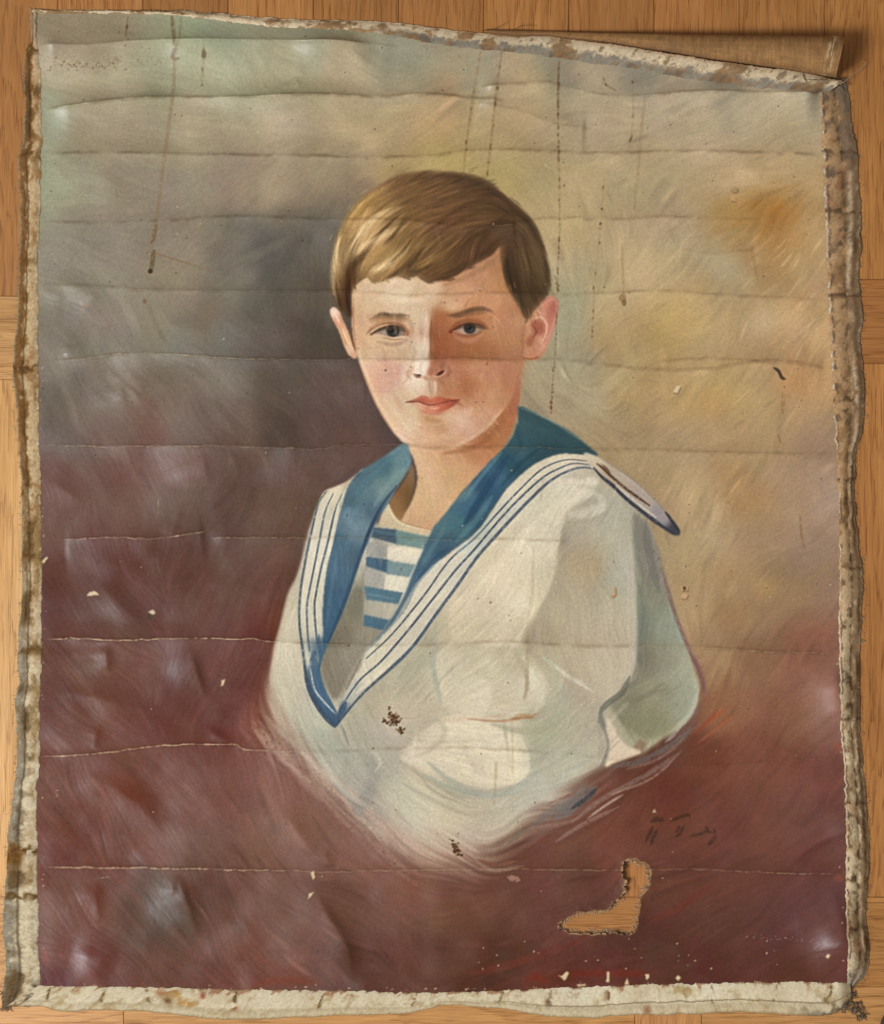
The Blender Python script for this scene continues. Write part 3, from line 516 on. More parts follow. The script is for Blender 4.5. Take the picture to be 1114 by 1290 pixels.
stroke([(672, 402), (682, 400), (689, 410), (687, 424), (680, 434)], 2.6, 'd6a890', .8, 1)
stroke([(676, 392), (690, 380), (700, 378), (701, 392), (696, 412), (688, 432), (679, 447)], 2.2, 'cf957f', .6, 1.1)
stroke([(671, 410), (676, 418), (671, 426)], 2, '8f3f30', .6, 1); stroke([(664, 404), (668, 395), (680, 384)], 4, 'bb8c66', .6, 2); stroke([(680, 428), (684, 436), (676, 446)], 5, 'd09a82', .5, 2); stroke([(655, 450), (668, 453), (680, 450)], 2.4, 'b0623f', .7, 1.2)

FM_ = np.zeros((H, W))
for _pl in (FACE, SKIN_NECK):
    _sl, _m = poly_mask(_pl, 1.5); FM_[_sl] = np.maximum(FM_[_sl], _m)
dabs(520, (445, 330, 665, 665), 8, 22, 1.5, 4.5, .03, .12, .3, 331, FM_, ['d8a68e', 'd8bb98', 'e0caae', 'c3946c', 'cd9a78'], 1.3)
for _ in range(1):
    _l = C.mean(-1, keepdims=True); C += .005 * FM_[..., None] * np.stack([fbm(H, W, 11, 440 + k, 2) for k in range(3)], -1)
C *= 1 + FM_[..., None] * (np.array([1.0, .975, .995]) - 1)
# ---- hair
HAIR = [(428, 390), (420, 372), (417.5, 350), (418, 330), (422, 305), (430, 285), (443, 265), (458, 248), (478, 234), (505, 221), (530, 217), (560, 217), (590, 220), (615, 229), (632, 243), (645, 253), (660, 266), (674, 283), (683, 303), (689, 326), (693, 346), (693, 364), (688, 374), (680, 383), (672, 392), (666, 402), (660, 399), (653, 386), (646, 374), (639, 361), (635, 345), (631, 326), (630, 309), (623, 318), (612, 325), (598, 333), (585, 341), (570, 350), (555, 354), (540, 355), (527, 349), (513, 350), (500, 349), (486, 353), (476, 356), (463, 349), (455, 354), (447, 360), (443, 371), (442.5, 385), (444, 397), (440, 401), (434, 394)]
HC = """440,300,8f7149 448,272,a5854f 470,246,98794c 500,230,7d6040 540,225,6f5339 580,225,5f4733 620,241,594330 660,282,5b4631 680,330,5f4c35 672,370,574531 650,350,4d3c2b 640,300,55402d 602,290,654a32 560,280,735337 520,270,80613f 540,320,795b3b 580,322,664b32 600,312,5b432e 500,300,8d6f49 470,300,b59c72 480,320,a88a5c 500,335,a08052 455,285,b39468 490,330,ae9164 452,312,b99f76 462,335,a68a5e 440,340,6c5138 430,360,6f573f 424,330,a8916d 432,382,50371f 560,250,70543a 600,260,604832 520,245,7a5d3d 555,345,70543a 520,342,7c5d3b"""
fill(HAIR, HC, 1, 1.5, eps=9, power=2.2, down=2)
stroke([(560, 360), (590, 348), (618, 332), (630, 318)], 6, '98704a', .45, 3)
HM = np.zeros((H, W)); _sl, _m = poly_mask(HAIR, 2.0); HM[_sl] = _m
dabs(1000, (415, 215, 695, 402), 14, 46, 1.2, 4.0, .13, .2, .5, 321, HM, soft=1.3)
for pts, w, c_, a_ in (
    ([(490, 264), (472, 276), (452, 300), (440, 318)], 6, 'd2be98', .8), ([(478, 268), (462, 282), (446, 304)], 3, 'e0d0ae', .7), ([(500, 288), (482, 296), (462, 308), (448, 322)], 7, 'cfba93', .85), ([(494, 294), (474, 304), (458, 314)], 3, 'e0d2b2', .7), ([(508, 316), (494, 328), (478, 337), (464, 343)], 7, 'd6c49e', .85), ([(500, 326), (486, 336), (470, 343)], 3, 'e4d6b6', .7),
    ([(484, 238), (465, 250), (447, 270), (434, 292)], 5, 'b29460', .7), ([(460, 252), (446, 268), (434, 288)], 2.4, 'd0b888', .6), ([(428, 300), (422, 325), (420, 350), (421, 372)], 5, 'cdb994', .65), ([(430, 290), (425, 312), (423, 335)], 2.5, 'dccaa6', .6), ([(440, 315), (432, 335), (430, 352)], 4, 'a78d63', .6), ([(540, 312), (528, 324), (518, 332)], 3, 'b99c6c', .6), ([(552, 316), (536, 328), (524, 334)], 2, 'b2946a', .5), ([(580, 240), (560, 246), (546, 250)], 2, '96774e', .5),
    ([(545, 285), (525, 287), (512, 283)], 3, 'a8875a', .4), ([(600, 284), (575, 287), (560, 286)], 2, '8f7350', .4),
    ([(511, 274), (504, 286), (494, 299), (480, 308)], 4, '5a412a', .8), ([(499, 275), (487, 286), (474, 298), (460, 309)], 3.2, '644a2e', .8), ([(462, 326), (450, 329), (441, 338), (436, 352)], 4.2, '55402b', .65), ([(457, 329), (447, 336), (442, 350), (441, 362)], 4, '5b4129', .7), ([(524, 313), (516, 326), (508, 338), (494, 346)], 5, '5f452d', .8), ([(519, 342), (530, 340), (545, 334)], 4, '4c3929', .5), ([(512, 341), (522, 343), (530, 338)], 4, '4a3626', .6),
    ([(460, 346), (470, 353), (478, 355), (490, 348), (500, 345)], 2.8, '7a5533', .85), ([(440, 352), (438, 372), (441, 392)], 6, '51351f', .8), ([(434, 352), (432, 372), (437, 392)], 4, '634932', .6), ([(560, 345), (585, 335), (610, 320), (628, 302)], 7, '4f3a27', .6), ([(628, 300), (622, 318), (600, 330)], 4, '5d452f', .5), ([(640, 300), (645, 335), (655, 372), (664, 392)], 9, '493826', .5), ([(668, 300), (676, 335), (680, 365)], 5, '6b563b', .5), ([(655, 300), (662, 330), (668, 360)], 4, '6f5a40', .4), ([(686, 325), (690, 350), (688, 368)], 3, '4a3a29', .6),
    ([(640, 262), (660, 275), (675, 298)], 5, '4b3a29', .5), ([(540, 222), (575, 222), (605, 232)], 5, '57412c', .5), ([(620, 262), (590, 274), (560, 292), (540, 305)], 6, '5b432d', .5), ([(600, 250), (560, 262), (530, 280)], 4, '83633f', .4), ([(470, 310), (455, 322), (446, 330)], 3, '6f5131', .6), ([(484, 310), (470, 322), (458, 330)], 4, 'b08f5c', .6), ([(505, 300), (490, 314), (474, 324)], 5, '9c7b4a', .6), ([(530, 262), (512, 274), (500, 290)], 4, '9a7a4c', .5), ([(418, 340), (420, 362), (425, 382)], 3, 'b5a282', .5)):
    stroke(pts, w, c_, a_, 1.0, (.3, .15), .35, int(w * 11 + pts[0][0]), clip=HM if len(pts) > 3 else None)
for pts, w, c_, a_ in (
    ([(447, 360), (455, 352), (464, 349)], 3.2, '5b4028', .8), ([(486, 353), (500, 346), (513, 350), (526, 347)], 3.4, '5f452c', .8), ([(527, 350), (540, 355), (560, 352), (590, 338), (616, 322), (629, 306)], 4.5, '503923', .7),
    ([(505, 262), (485, 270), (465, 286), (450, 306)], 9, 'c9b288', .5), ([(512, 285), (492, 296), (470, 312)], 8, 'c4aa7c', .5), ([(516, 308), (500, 325), (480, 338)], 9, 'cdb88e', .55), ([(470, 262), (452, 280), (438, 305)], 7, 'c2a878', .5), ([(536, 300), (520, 318), (505, 333)], 5, 'ac8c5c', .5), ([(548, 322), (535, 334), (520, 341)], 4, 'b0915f', .45),
    ([(515, 270), (507, 282), (496, 297), (483, 309)], 4.5, '5c432b', .6), ([(503, 272), (490, 284), (475, 298)], 3.4, '66492f', .55), ([(480, 298), (465, 310), (452, 321)], 2.4, '6a4c2e', .8), ([(520, 300), (508, 316), (494, 330), (480, 340)], 3.6, '5e4329', .75), ([(534, 312), (524, 326), (512, 340)], 5, '513a25', .75), ([(465, 318), (450, 326), (441, 338), (437, 354), (438, 372)], 5, '52391f', .65), ([(440, 300), (434, 318), (431, 338), (432, 358)], 2.6, '7d613f', .6), ([(452, 300), (443, 316), (438, 330)], 2.4, '6b4f31', .6),
    ([(468, 343), (482, 338), (497, 330)], 3, 'e0d0ac', .7), ([(455, 312), (470, 303), (486, 295)], 3, 'dccaa4', .7), ([(448, 296), (460, 282), (476, 271)], 2.6, 'dccaa2', .6), ([(455, 346), (466, 342), (475, 345)], 3, 'b3946a', .5), ([(560, 300), (545, 312), (530, 322)], 3, '54402b', .5), ([(610, 250), (580, 262), (552, 282), (530, 298)], 5, '553d29', .5), ([(640, 270), (615, 288), (585, 306), (560, 325)], 6, '49351f', .5), ([(590, 300), (570, 316), (548, 332)], 3, '8b6a43', .45), ([(605, 270), (575, 284), (550, 302)], 2.4, '87673f', .4), ([(575, 232), (545, 240), (515, 256)], 3, '8a6b45', .45), ([(530, 228), (500, 240), (475, 258)], 3, '9f8050', .5),
    ([(650, 290), (655, 325), (662, 360)], 3, '6b563c', .45), ([(675, 310), (682, 340), (682, 368)], 4, '6a563d', .45), ([(640, 310), (640, 345), (652, 378)], 4, '3f2f20', .55), ([(660, 300), (668, 340), (670, 380)], 3, '45351f', .5)):
    stroke(pts, w, c_, a_, 1.1, (.25, .12), .3, int(w * 23 + pts[0][1]), clip=HM)
for pts, w, c_, a_ in (([(458, 338), (466, 350), (474, 358)], 5, '94754a', .8), ([(476, 344), (484, 352), (491, 356)], 4, 'b5986a', .7), ([(500, 338), (508, 348), (518, 353)], 5, '7d5f3c', .8), ([(524, 338), (532, 350), (546, 358)], 6, '6f5233', .8), ([(548, 344), (560, 352), (574, 352)], 5, '664a2e', .7), ([(448, 346), (446, 358), (449, 366)], 3.5, '6b4d30', .7), ([(585, 330), (592, 338), (600, 336)], 4, '5b432c', .6), ([(634, 340), (640, 358), (652, 376)], 4, '54402c', .6), ([(660, 390), (664, 400), (662, 408)], 4, '6a5038', .5)):
    stroke(pts, w, c_, a_, 1.2, (.8, .15), .3, int(pts[0][0]))
_hb = (slice(200, 420), slice(400, 710)); C[_hb] += (smear(C, 5, _hb) - C[_hb]) * (.75 * HM[_hb])[..., None]
for k in range(60):      # stray hairs over the outline
    i = rng.integers(0, 26); x, y = HAIR[4 + i % 26]
    stroke(trace(x + rng.normal(0, 4), y + rng.normal(0, 3), rng.uniform(6, 16)), 1.1, C[int(y + 4), int(np.clip(x + (4 if x < 550 else -4), 0, W - 1))].copy(), .4, .8)
stroke([(421, 372), (424, 382), (430, 392)], 3, '6e5a48', .6, 1.2)
stroke([(418, 330), (417, 350), (420, 372)], 3, '988a74', .5, 2.0)
stroke([(695, 340), (697, 362), (698, 374)], 4, '9a9077', .5, 2.0)

# ---- sailor collar
fill([(511, 558), (490, 571), (470, 584), (455, 593), (445, 603), (437, 616), (430, 640), (424, 660), (417, 690), (411, 720), (406, 755), (405, 800), (402, 842), (407, 828), (414, 812), (425, 785), (436, 760), (446, 730), (456, 700), (466, 680), (476, 655), (489, 635), (499, 616), (512, 596), (518, 584), (517, 570)],
     '505,572,5f8e9c 485,590,44758a 460,605,49748a 440,630,44718f 440,650,5d89ab 450,668,6791ae 430,690,4778a0 425,720,40719b 420,760,3c6d9b 410,800,3c6fa0 480,615,6a8f95 500,600,6d989f 470,640,4c7590 465,620,557f8e 445,700,466f92', .98, 1.1, eps=8)
for pts, w, c_, a_ in (([(505, 568), (480, 590), (458, 612), (446, 640)], 8, '4a7f95', .45), ([(510, 590), (488, 612), (470, 640)], 6, '7ea0a2', .4), ([(500, 612), (482, 636), (468, 664), (456, 695)], 4, '2c4c76', .8), ([(470, 655), (458, 690), (445, 728), (430, 770), (414, 808)], 4.5, '2d5688', .75), ([(440, 640), (438, 655), (452, 668)], 9, '7099b8', .45), ([(426, 690), (418, 740), (412, 790)], 5, '5586ae', .45), ([(456, 596), (442, 606), (432, 622)], 3, '2f5876', .5)):
    stroke(pts, w, c_, a_, 1.8)
CR_ = [(653, 512), (668, 517), (682, 525), (712, 540), (736, 558), (753, 574), (735, 575), (711, 572), (693, 576), (674, 585), (656, 599), (638, 617), (619, 644), (601, 669), (570, 694), (547, 712), (525, 735), (510, 760), (495, 785), (478, 803), (462, 820), (476, 803), (489, 786), (507, 756), (522, 718), (536, 687), (547, 663), (556, 653), (581, 622), (613, 586), (639, 560), (650, 540), (653, 526)]
fill(CR_, '660,525,33626e 690,540,2f6170 720,555,2f5f70 700,565,2b5a70 650,560,2f6277 640,580,275d7d 610,610,275a88 625,605,2f6a96 590,640,35719b 575,660,3f7c92 600,650,2f6388 560,690,37698c 540,705,3c7298 520,735,4479a4 500,775,447ba8 580,620,588a9a 555,660,4c7f92', .98, 1.2, eps=8)
for pts, w, c_, a_ in (([(640, 575), (620, 605), (598, 640), (585, 660)], 9, '1f4f7f', .65), ([(632, 570), (608, 598), (585, 630)], 5, '5d98b0', .5), ([(620, 625), (600, 655), (575, 682)], 7, '5d97a8', .45), ([(655, 530), (680, 540), (715, 558)], 8, '376872', .5), ([(650, 535), (655, 560), (645, 580)], 7, '2a5468', .4), ([(565, 690), (545, 706), (528, 728)], 4, '2a558a', .6), ([(655, 514), (690, 528), (730, 554)], 1.6, '8a9a86', .5), ([(680, 565), (655, 585), (632, 612)], 5, '1f4c66', .45), ([(560, 665), (545, 690), (530, 715)], 6, '5b93a0', .4)):
    stroke(pts, w, c_, a_, 2.0)
# white braid bands and blue lines, left
fill([(463, 586), (441, 604), (426, 612), (411, 618), (403, 630), (394, 665), (385, 707), (379, 745), (378, 783), (382, 820), (388, 860), (398, 886), (412, 905), (423, 915), (424, 900), (412, 872), (404, 845), (407, 805), (407, 765), (411, 720), (418, 690), (424, 660), (430, 637), (437, 616), (448, 600)],
     '410,640,c5bba8 400,680,d0c6b2 390,740,d6ccb6 395,790,d3c9b4 392,830,c6bfb0 440,604,b9a78d 425,620,d2c5ac 405,820,4a7aa8 405,870,4172a4 400,850,4a78a6 415,895,3f6c9f', .97, 1.0, eps=8)
for pts, w, c_, a_ in (([(412, 619), (402, 634), (394, 665), (385, 707), (379, 745), (377.5, 783), (382, 820), (388, 862), (398, 888), (412, 908), (422, 916)], 3.2, '4d6b82', .85), ([(420, 622), (410, 645), (403, 680), (396, 715), (390, 745), (387, 765), (388, 795), (391, 820)], 2.6, '446a93', .85), ([(431, 622), (422, 645), (413, 685), (405, 715), (399, 745), (396.5, 765), (399, 800), (403, 822)], 2.8, '3f6894', .85), ([(396, 822), (396, 840), (402, 865), (412, 885), (421, 897)], 13, '4274a6', .9), ([(391, 840), (397, 868), (409, 884), (422, 898)], 2.2, 'ccd0cc', .85),
                       ([(384, 838), (390, 868), (400, 888), (414, 907), (423, 913)], 6, '42628f', .85), ([(402, 800), (404, 825), (402, 845)], 4, '3a6ca2', .7), ([(384, 760), (384, 800), (390, 838)], 3.5, 'd9d0bb', .6), ([(428, 630), (422, 665), (414, 700)], 4, 'd8cdb8', .6), ([(440, 606), (432, 620), (428, 640)], 3, '9a9a90', .5)):
    stroke(pts, w, c_, a_, .9, (.5, .6), .25, int(w * 13 + pts[0][0]))
# right
fill([(462, 820), (481, 801), (510, 768), (525, 737), (547, 713), (570, 694), (601, 670), (619, 645), (638, 617), (656, 599), (674, 585), (693, 576), (711, 572), (735, 574), (754, 578), (765, 588), (754, 592), (735, 588), (717, 592), (693, 605), (668, 628), (644, 653), (622, 677), (601, 701), (575, 738), (550, 772), (521, 812), (492, 841), (464, 866), (446, 884), (430, 907), (423, 915), (428, 890), (440, 862), (455, 840)],
     '700,585,cdc2ad 660,615,cfc6b3 630,650,c6c4b6 600,685,bfc2b8 570,715,cfc6b3 540,750,d3c9b4 500,800,d2c8b2 470,850,d4c9b2 445,875,b9b8ac 430,900,55789c 740,580,c9bba6', .97, 1.0, eps=8)
for pts, w, c_, a_ in (([(740, 581), (717, 579), (699, 583), (680, 593), (662, 610), (644, 628), (620, 654), (598, 678), (572, 700), (556, 719), (541, 741), (521, 767), (492, 801), (462, 829)], 2.4, '425e83', .85), ([(745, 586), (722, 584), (705, 590), (686, 600), (664, 619), (640, 643), (618, 668), (596, 694), (575, 717), (556, 741), (538, 764), (515, 793), (481, 832), (455, 855), (438, 878), (428, 896)], 2.8, '3d5b88', .85),
                       ([(757, 594), (737, 589), (717, 593), (693, 606), (668, 629), (644, 654), (622, 678), (601, 702), (575, 739), (550, 773), (521, 813), (492, 842), (464, 867), (446, 886), (431, 905), (423, 915)], 4.0, '44628f', .85), ([(462, 820), (481, 801), (510, 768), (525, 737), (547, 713)], 3, '6d8fae', .5), ([(436, 885), (428, 900), (423, 912)], 7, '3f6a9c', .8), ([(620, 650), (598, 676), (575, 696)], 5, 'a9bcb9', .4), ([(690, 590), (668, 607), (648, 628)], 3, 'd8cfbb', .6), ([(560, 728), (540, 755), (512, 788)], 4, 'dcd3be', .6), ([(500, 826), (475, 850), (450, 872)], 4.5, 'dcd2bb', .7), ([(545, 780), (520, 815), (495, 842)], 3, '3b6db0', .4), ([(455, 830), (448, 845), (437, 868)], 3, '857c6c', .6)):
    stroke(pts, w, c_, a_, .9, (.5, .6), .2, int(w * 17 + pts[0][0]))
# back flap over the shoulder
fill([(735, 571), (754, 576), (772, 588), (799, 607), (824, 628), (840, 647), (857, 669), (850, 675), (828, 661), (793, 634), (772, 614), (757, 602), (745, 590)], '750,582,c6b8a4 780,600,b9a99c 810,625,b2a49c 835,650,9b949a 850,668,4a4a58 770,600,b8a690', .97, 1.0, eps=8)
for pts, w, c_, a_ in (([(748, 590), (758, 601), (772, 612), (793, 632), (828, 659), (848, 672)], 5, '3a4360', .9), ([(752, 584), (763, 594), (772, 602), (790, 617), (818, 637)], 3.6, '6b4a33', .9), ([(752, 584), (762, 590), (768, 598)], 5, '6f4c36', .7), ([(838, 645), (846, 656), (855, 669)], 4, '3c3f4c', .9), ([(776, 612), (800, 632), (826, 652)], 3.4, 'c9bfb4', .8), ([(760, 580), (790, 601), (820, 626)], 3, 'b5aaa8', .6), ([(754, 576), (799, 606), (840, 646)], 1.4, '8d8070', .6), ([(720, 574), (740, 576), (758, 586)], 3.5, 'cabda8', .7)):
    stroke(pts, w, c_, a_, .9, (.5, .5), .2, int(w * 19))

# ---- signature, lower right
for pts, w in (([(820, 1035), (827, 1031), (836, 1033)], 5), ([(822, 1041), (818, 1050), (813, 1060)], 3.4), ([(827, 1045), (823, 1054), (819, 1064)], 3.4), ([(845, 1034), (854, 1030), (866, 1026), (869, 1029)], 3), ([(856, 1040), (852, 1048)], 3), ([(862, 1039), (857, 1049), (851, 1054)], 2.6), ([(869, 1053), (880, 1051), (890, 1047), (898, 1049)], 3), ([(889, 1041), (893, 1047)], 3), ([(901, 1052), (897, 1059), (890, 1064)], 4), ([(899, 1043), (901, 1050)], 2)):
    stroke(pts, w * 1.35, '3a2a25', .5, 1.5, (.4, .3), .3, int(pts[0][0]))

_lm = C.mean(-1); _lc = _lm - blur(blur(_lm[::4, ::4], 5).repeat(4, 0).repeat(4, 1)[:H, :W], 2)
C *= (1 + np.clip(.30 * _lc, -.06, .06) / (_lm + .05))[..., None]
# ---- bristle marks following the brush
amp = 0.011 + 0.035 * HM + .004 * SM
lum = C.mean(-1)
C *= (1 + LIC1 * amp * 0.7 + LIC2 * amp * 0.55)[..., None]
C *= (1 + 0.020 * fbm(H, W, 1.8, 401, 2) + 0.02 * fbm(H, W, 90, 402, 3))[..., None]
C += (0.0035 * np.stack([fbm(H, W, 40, 410 + k, 3) for k in range(3)], -1))

# pigments: the blues are grey, the whole film has yellowed
lum = C.mean(-1, keepdims=True)
cool = np.clip((C[..., 2:3] - C[..., 0:1]) / .18, 0, 1)
C = lum + (C - lum) * (1 - .26 * cool); C *= 1 - .05 * cool
_l = C.mean(-1, keepdims=True); C = _l + (C - _l) * (1 - .18 * (SM * (1 - smooth(.1, .3, C.max(-1) - C.min(-1))))[..., None]); C[..., 1] *= 1 - .05 * HM; C[..., 2] *= 1 - .10 * HM
C = lum + (C - lum) * .93; C *= np.array([1.0, .985, .94])
# ---- age: drips, stains, dirt, flaked paint
def drip(pts, w, c_, a_, beads=0, seed=0):
    stroke(pts, w * 1.15, c_, a_ * .78, 1.2, (.8, .6), .5, seed)
    p = catmull(pts, 3); r = np.random.default_rng(seed)
    for k in range(beads):
        q = p[r.integers(len(p))]; blob(q[0] + r.normal(0, .5), q[1], r.uniform(.9, 1.9), '6a4d2c', r.uniform(.25, .75), r.uniform(1.0, 3.0), .8)
drip([(220, 72), (219, 120), (213, 160), (206, 215), (200, 260), (196, 290)], 4.2, '8a6d4c', .55, 0, 1)
drip([(217, 22), (220, 45), (222, 62), (218, 74), (226, 75)], 4.5, '6b5236', .7, 0, 2); drip([(229, 24), (227, 50), (224, 70)], 3, '7d6a4c', .45, 0, 3)
drip([(197, 285), (194, 300), (191, 312)], 5, '70532f', .7, 0, 4); drip([(194, 317), (192, 335), (190, 344)], 5, '5d4a2c', .8, 0, 5); blob(190, 342, 3.2, '3f3020', .8, 3, 1)
drip([(162, 22), (160, 40), (160, 48)], 2.2, '6f5138', .6, 3, 6); drip([(258, 60), (257, 72), (255, 108)], 4, '857555', .4, 3, 7); blob(258, 70, 3, '5f4b34', .7, 5, 1.2)
drip([(605, 66), (600, 100), (595, 130), (588, 180), (585, 210), (584, 222)], 3.2, '8a6a3e', .5, 4, 8); drip([(632, 66), (626, 110), (622, 150), (617, 195), (613, 222)], 3.2, '85633a', .5, 12, 9)
drip([(704, 78), (703, 110), (703, 145)], 2.6, '6f5130', .65, 14, 10); drip([(697, 80), (695, 100), (696, 118)], 8, '8f7d5e', .3, 0, 11); drip([(703, 145), (704, 200), (705, 280), (703, 340), (702, 372)], 1.6, '7f6440', .4, 34, 12)
drip([(701, 385), (700, 430), (697, 470), (694, 520)], 1.8, '6f5434', .5, 16, 13); drip([(797, 92), (797, 150), (792, 190)], 2.5, '8d7654', .35, 5, 14); drip([(812, 125), (807, 170), (802, 230), (798, 265)], 3.6, '8a704a', .4, 0, 15); drip([(760, 98), (763, 108), (775, 115)], 2.4, '6e5030', .65, 0, 16)
drip([(761, 225), (757, 280), (750, 345), (746, 420), (746, 460)], 1.5, '8a6c44', .3, 14, 17); drip([(783, 310), (785, 350), (785, 370)], 3, '8f6d3c', .4, 0, 18); blob(784, 376, 5, '7d5f38', .6, 5, 1.6); blob(786, 382, 3, '5f4428', .6, 4, 1)
drip([(986, 495), (986, 512), (986, 520)], 4, '8f6430', .6, 0, 19); drip([(980, 548), (983, 558)], 2.4, '7a5a3a', .6, 0, 20); drip([(1007, 650), (1009, 675), (1013, 690)], 3, '7d5a38', .65, 0, 21)
drip([(672, 690), (671, 740), (664, 800), (664, 870)], 4, '9a8260', .25, 0, 22); drip([(664, 800), (664, 860), (660, 880)], 5, '94795a', .35, 0, 23); drip([(645, 905), (646, 960), (645, 975)], 2.4, '9a7a52', .3, 0, 24); drip([(625, 960), (624, 1000), (622, 1012)], 3.5, 'a08058', .45, 0, 25); drip([(685, 600), (681, 632)], 2.6, '8f7a58', .4, 0, 26)
stroke([(974, 464), (980, 468), (984, 476), (989, 478)], 4.2, '3a3020', .9, .9, (.5, .3))
stroke([(184, 315), (230, 330), (268, 342)], 1.6, '8a6540', .6, .8)
stroke([(85, 385), (115, 390)], 8, '6f6458', .35, 4); blob(108, 386, 3, '8a5c36', .6, 2.5, 1.2); blob(183, 380, 2.4, '7a5434', .6, 3, 1)
for k in range(50):       # dirt scatter near the upper left fold
    blob(rng.normal(105, 28), rng.normal(84, 4), rng.uniform(.6, 1.8), '77583c', rng.uniform(.3, .7), rng.uniform(.5, 1.4), .7)
for k in range(40): blob(rng.uniform(140, 215), rng.normal(78, 3), rng.uniform(.6, 1.6), '80644a', rng.uniform(.2, .5), rng.uniform(.5, 1.1), .7)
for k in range(330):      # dust and fly specks
    x, y = rng.uniform(55, 1050), 40 + 1180 * rng.random() ** 1.4
    blob(x, y, rng.uniform(.5, 1.2), '463626' if rng.random() < .75 else 'cdbb9a', rng.uniform(.35, .85), rng.uniform(.5, 1.1), .5)
for x, y, r_ in ((613, 460, 1.2), (518, 463, 1.3), (523, 408, .9), (519, 431, 1.1), (486, 467, 1.8), (600, 507, 1.3), (575, 379, .9), (618, 759, 1.6), (640, 860, 1.2)): blob(x, y, r_ * .8, '4a3524', .7, r_ * .7, .6)
# flaked spots showing the ground
def loss(x, y, pts, c_='d9c5a0', edge='6a4b30'):
    q = [(x + a * 1.15, y + b * 1.15) for a, b in pts]
    fill([(u + .8, v + 1.2) for u, v in q], edge, .8, .9, False); fill(q, c_, .95, .7, False)
loss(118, 748, [(-7, 2), (-4, -2), (2, -3), (7, 1), (3, 1), (-2, 2)]); loss(192, 772, [(-4, -1), (1, -4), (4, 0), (1, 2)], 'd6c5a6'); blob(189.5, 777, 3.2, '55503f', .9, 3.4, 1); loss(281, 860, [(-2, 4), (-1, -3), (3, -4), (1, 2)]); loss(852, 491, [(-4, 3), (0, -4), (5, -4), (1, 4)]); loss(57, 705, [(-5, 3), (2, -3), (4, -2), (-1, 4)])
loss(924, 243, [(-4, -2), (0, -6), (5, -4), (3, 0), (0, 1)], 'a78a5c'); loss(923, 249, [(-3, 4), (-3, -1), (1, -1), (4, 5)], 'c59a6a'); loss(772, 744, [(-3, 5), (2, 3), (1, -5), (3, -4), (3, 4), (0, 7)], 'c49a68'); loss(862, 742, [(-5, -4), (0, 0), (4, -4), (4, 2), (0, 1), (-3, 3)], 'c6a27a'); loss(862, 750, [(-4, 3), (-2, -3), (4, -1), (2, 4)], 'c9a67c'); blob(862, 741, 2.2, '4f3320', .8, 2.4, .9)
loss(395, 1101, [(-3, -2), (1, -4), (2, 3), (0, 6)]); loss(392, 1126, [(-3, 5), (-2, -1), (4, -3), (0, 2)]); loss(824, 1022, [(-2, 0), (0, -3), (2, 1)]); loss(1041, 1202, [(-2, 2), (0, -2), (3, -1), (1, 3)]); loss(854, 1231, [(-3, 0), (0, -3), (3, 0), (0, 3)]); loss(815, 1229, [(-2, -2), (2, -2), (2, 2), (-1, 3)]); loss(709, 1228, [(-6, -1), (-1, 1), (4, -4), (7, -3), (4, 3), (2, 6), (-2, 2)]); loss(766, 1230, [(-1, -6), (1, -6), (1, 6), (-2, 6)]); loss(733, 1240, [(-6, 0), (4, -1), (4, 1), (-4, 2)]); loss(790, 1237, [(-3, 2), (0, -5), (2, 2)])
for k in range(26):
    x, y = rng.uniform(600, 1000), rng.normal(1208, 16)
    blob(x, min(y, 1236), rng.uniform(.5, 1.4), 'd6c2a2', rng.uniform(.4, .9), rng.uniform(.5, 1.2), .6)
for k in range(26): blob(940 + k * 3.6 + rng.normal(0, 2), 1178 + k * .3 + rng.normal(0, 2), rng.uniform(.4, .8), 'c9b9a2', rng.uniform(.2, .6), None, .5)
for k in range(70): blob(rng.choice([rng.normal(54, 2.0), rng.normal(1060, 2.5)]), rng.uniform(300, 1240), rng.uniform(.4, 1.1), 'cbb793', rng.uniform(.3, .8), None, .7)
for k in range(130): blob(rng.uniform(60, 1060), 1246 - abs(rng.normal(0, 3.5)), rng.uniform(.6, 2.0), ['d3bf9c', '8d4a38', '4a2c22'][k % 3], rng.uniform(.4, .8), rng.uniform(.5, 1.2), .7)
# brown burns / small holes worn into the weave
def burn(x, y, sc, seed, n=60):
    r = np.random.default_rng(seed)
    for k in range(n):
        a, b = r.normal(0, 1, 2); blob(x + a * 3.6 * sc + b * 2.2 * sc, y + b * 5.0 * sc + a * .8 * sc, r.uniform(.8, 2.2), ['4a2f18', '5d3c1e', '3a2412', '7d5a30'][k % 4], r.uniform(.6, .95), r.uniform(.8, 1.8), .6)
burn(497, 905, 1.15, 51, 80); burn(505, 921, .5, 52, 16); burn(486, 908, .4, 53, 10); burn(575, 1070, .75, 54, 42)
for x, y, w in ((370, 690, 1), (235, 470, 1), (235, 640, 1)): pass
for pts in ([(200, 628), (200, 648)], [(245, 457), (243, 462)], [(120, 1106), (140, 1104)]): stroke(pts, 1.3, 'cbb494', .5, .6, (.3, .3), .5, 3)

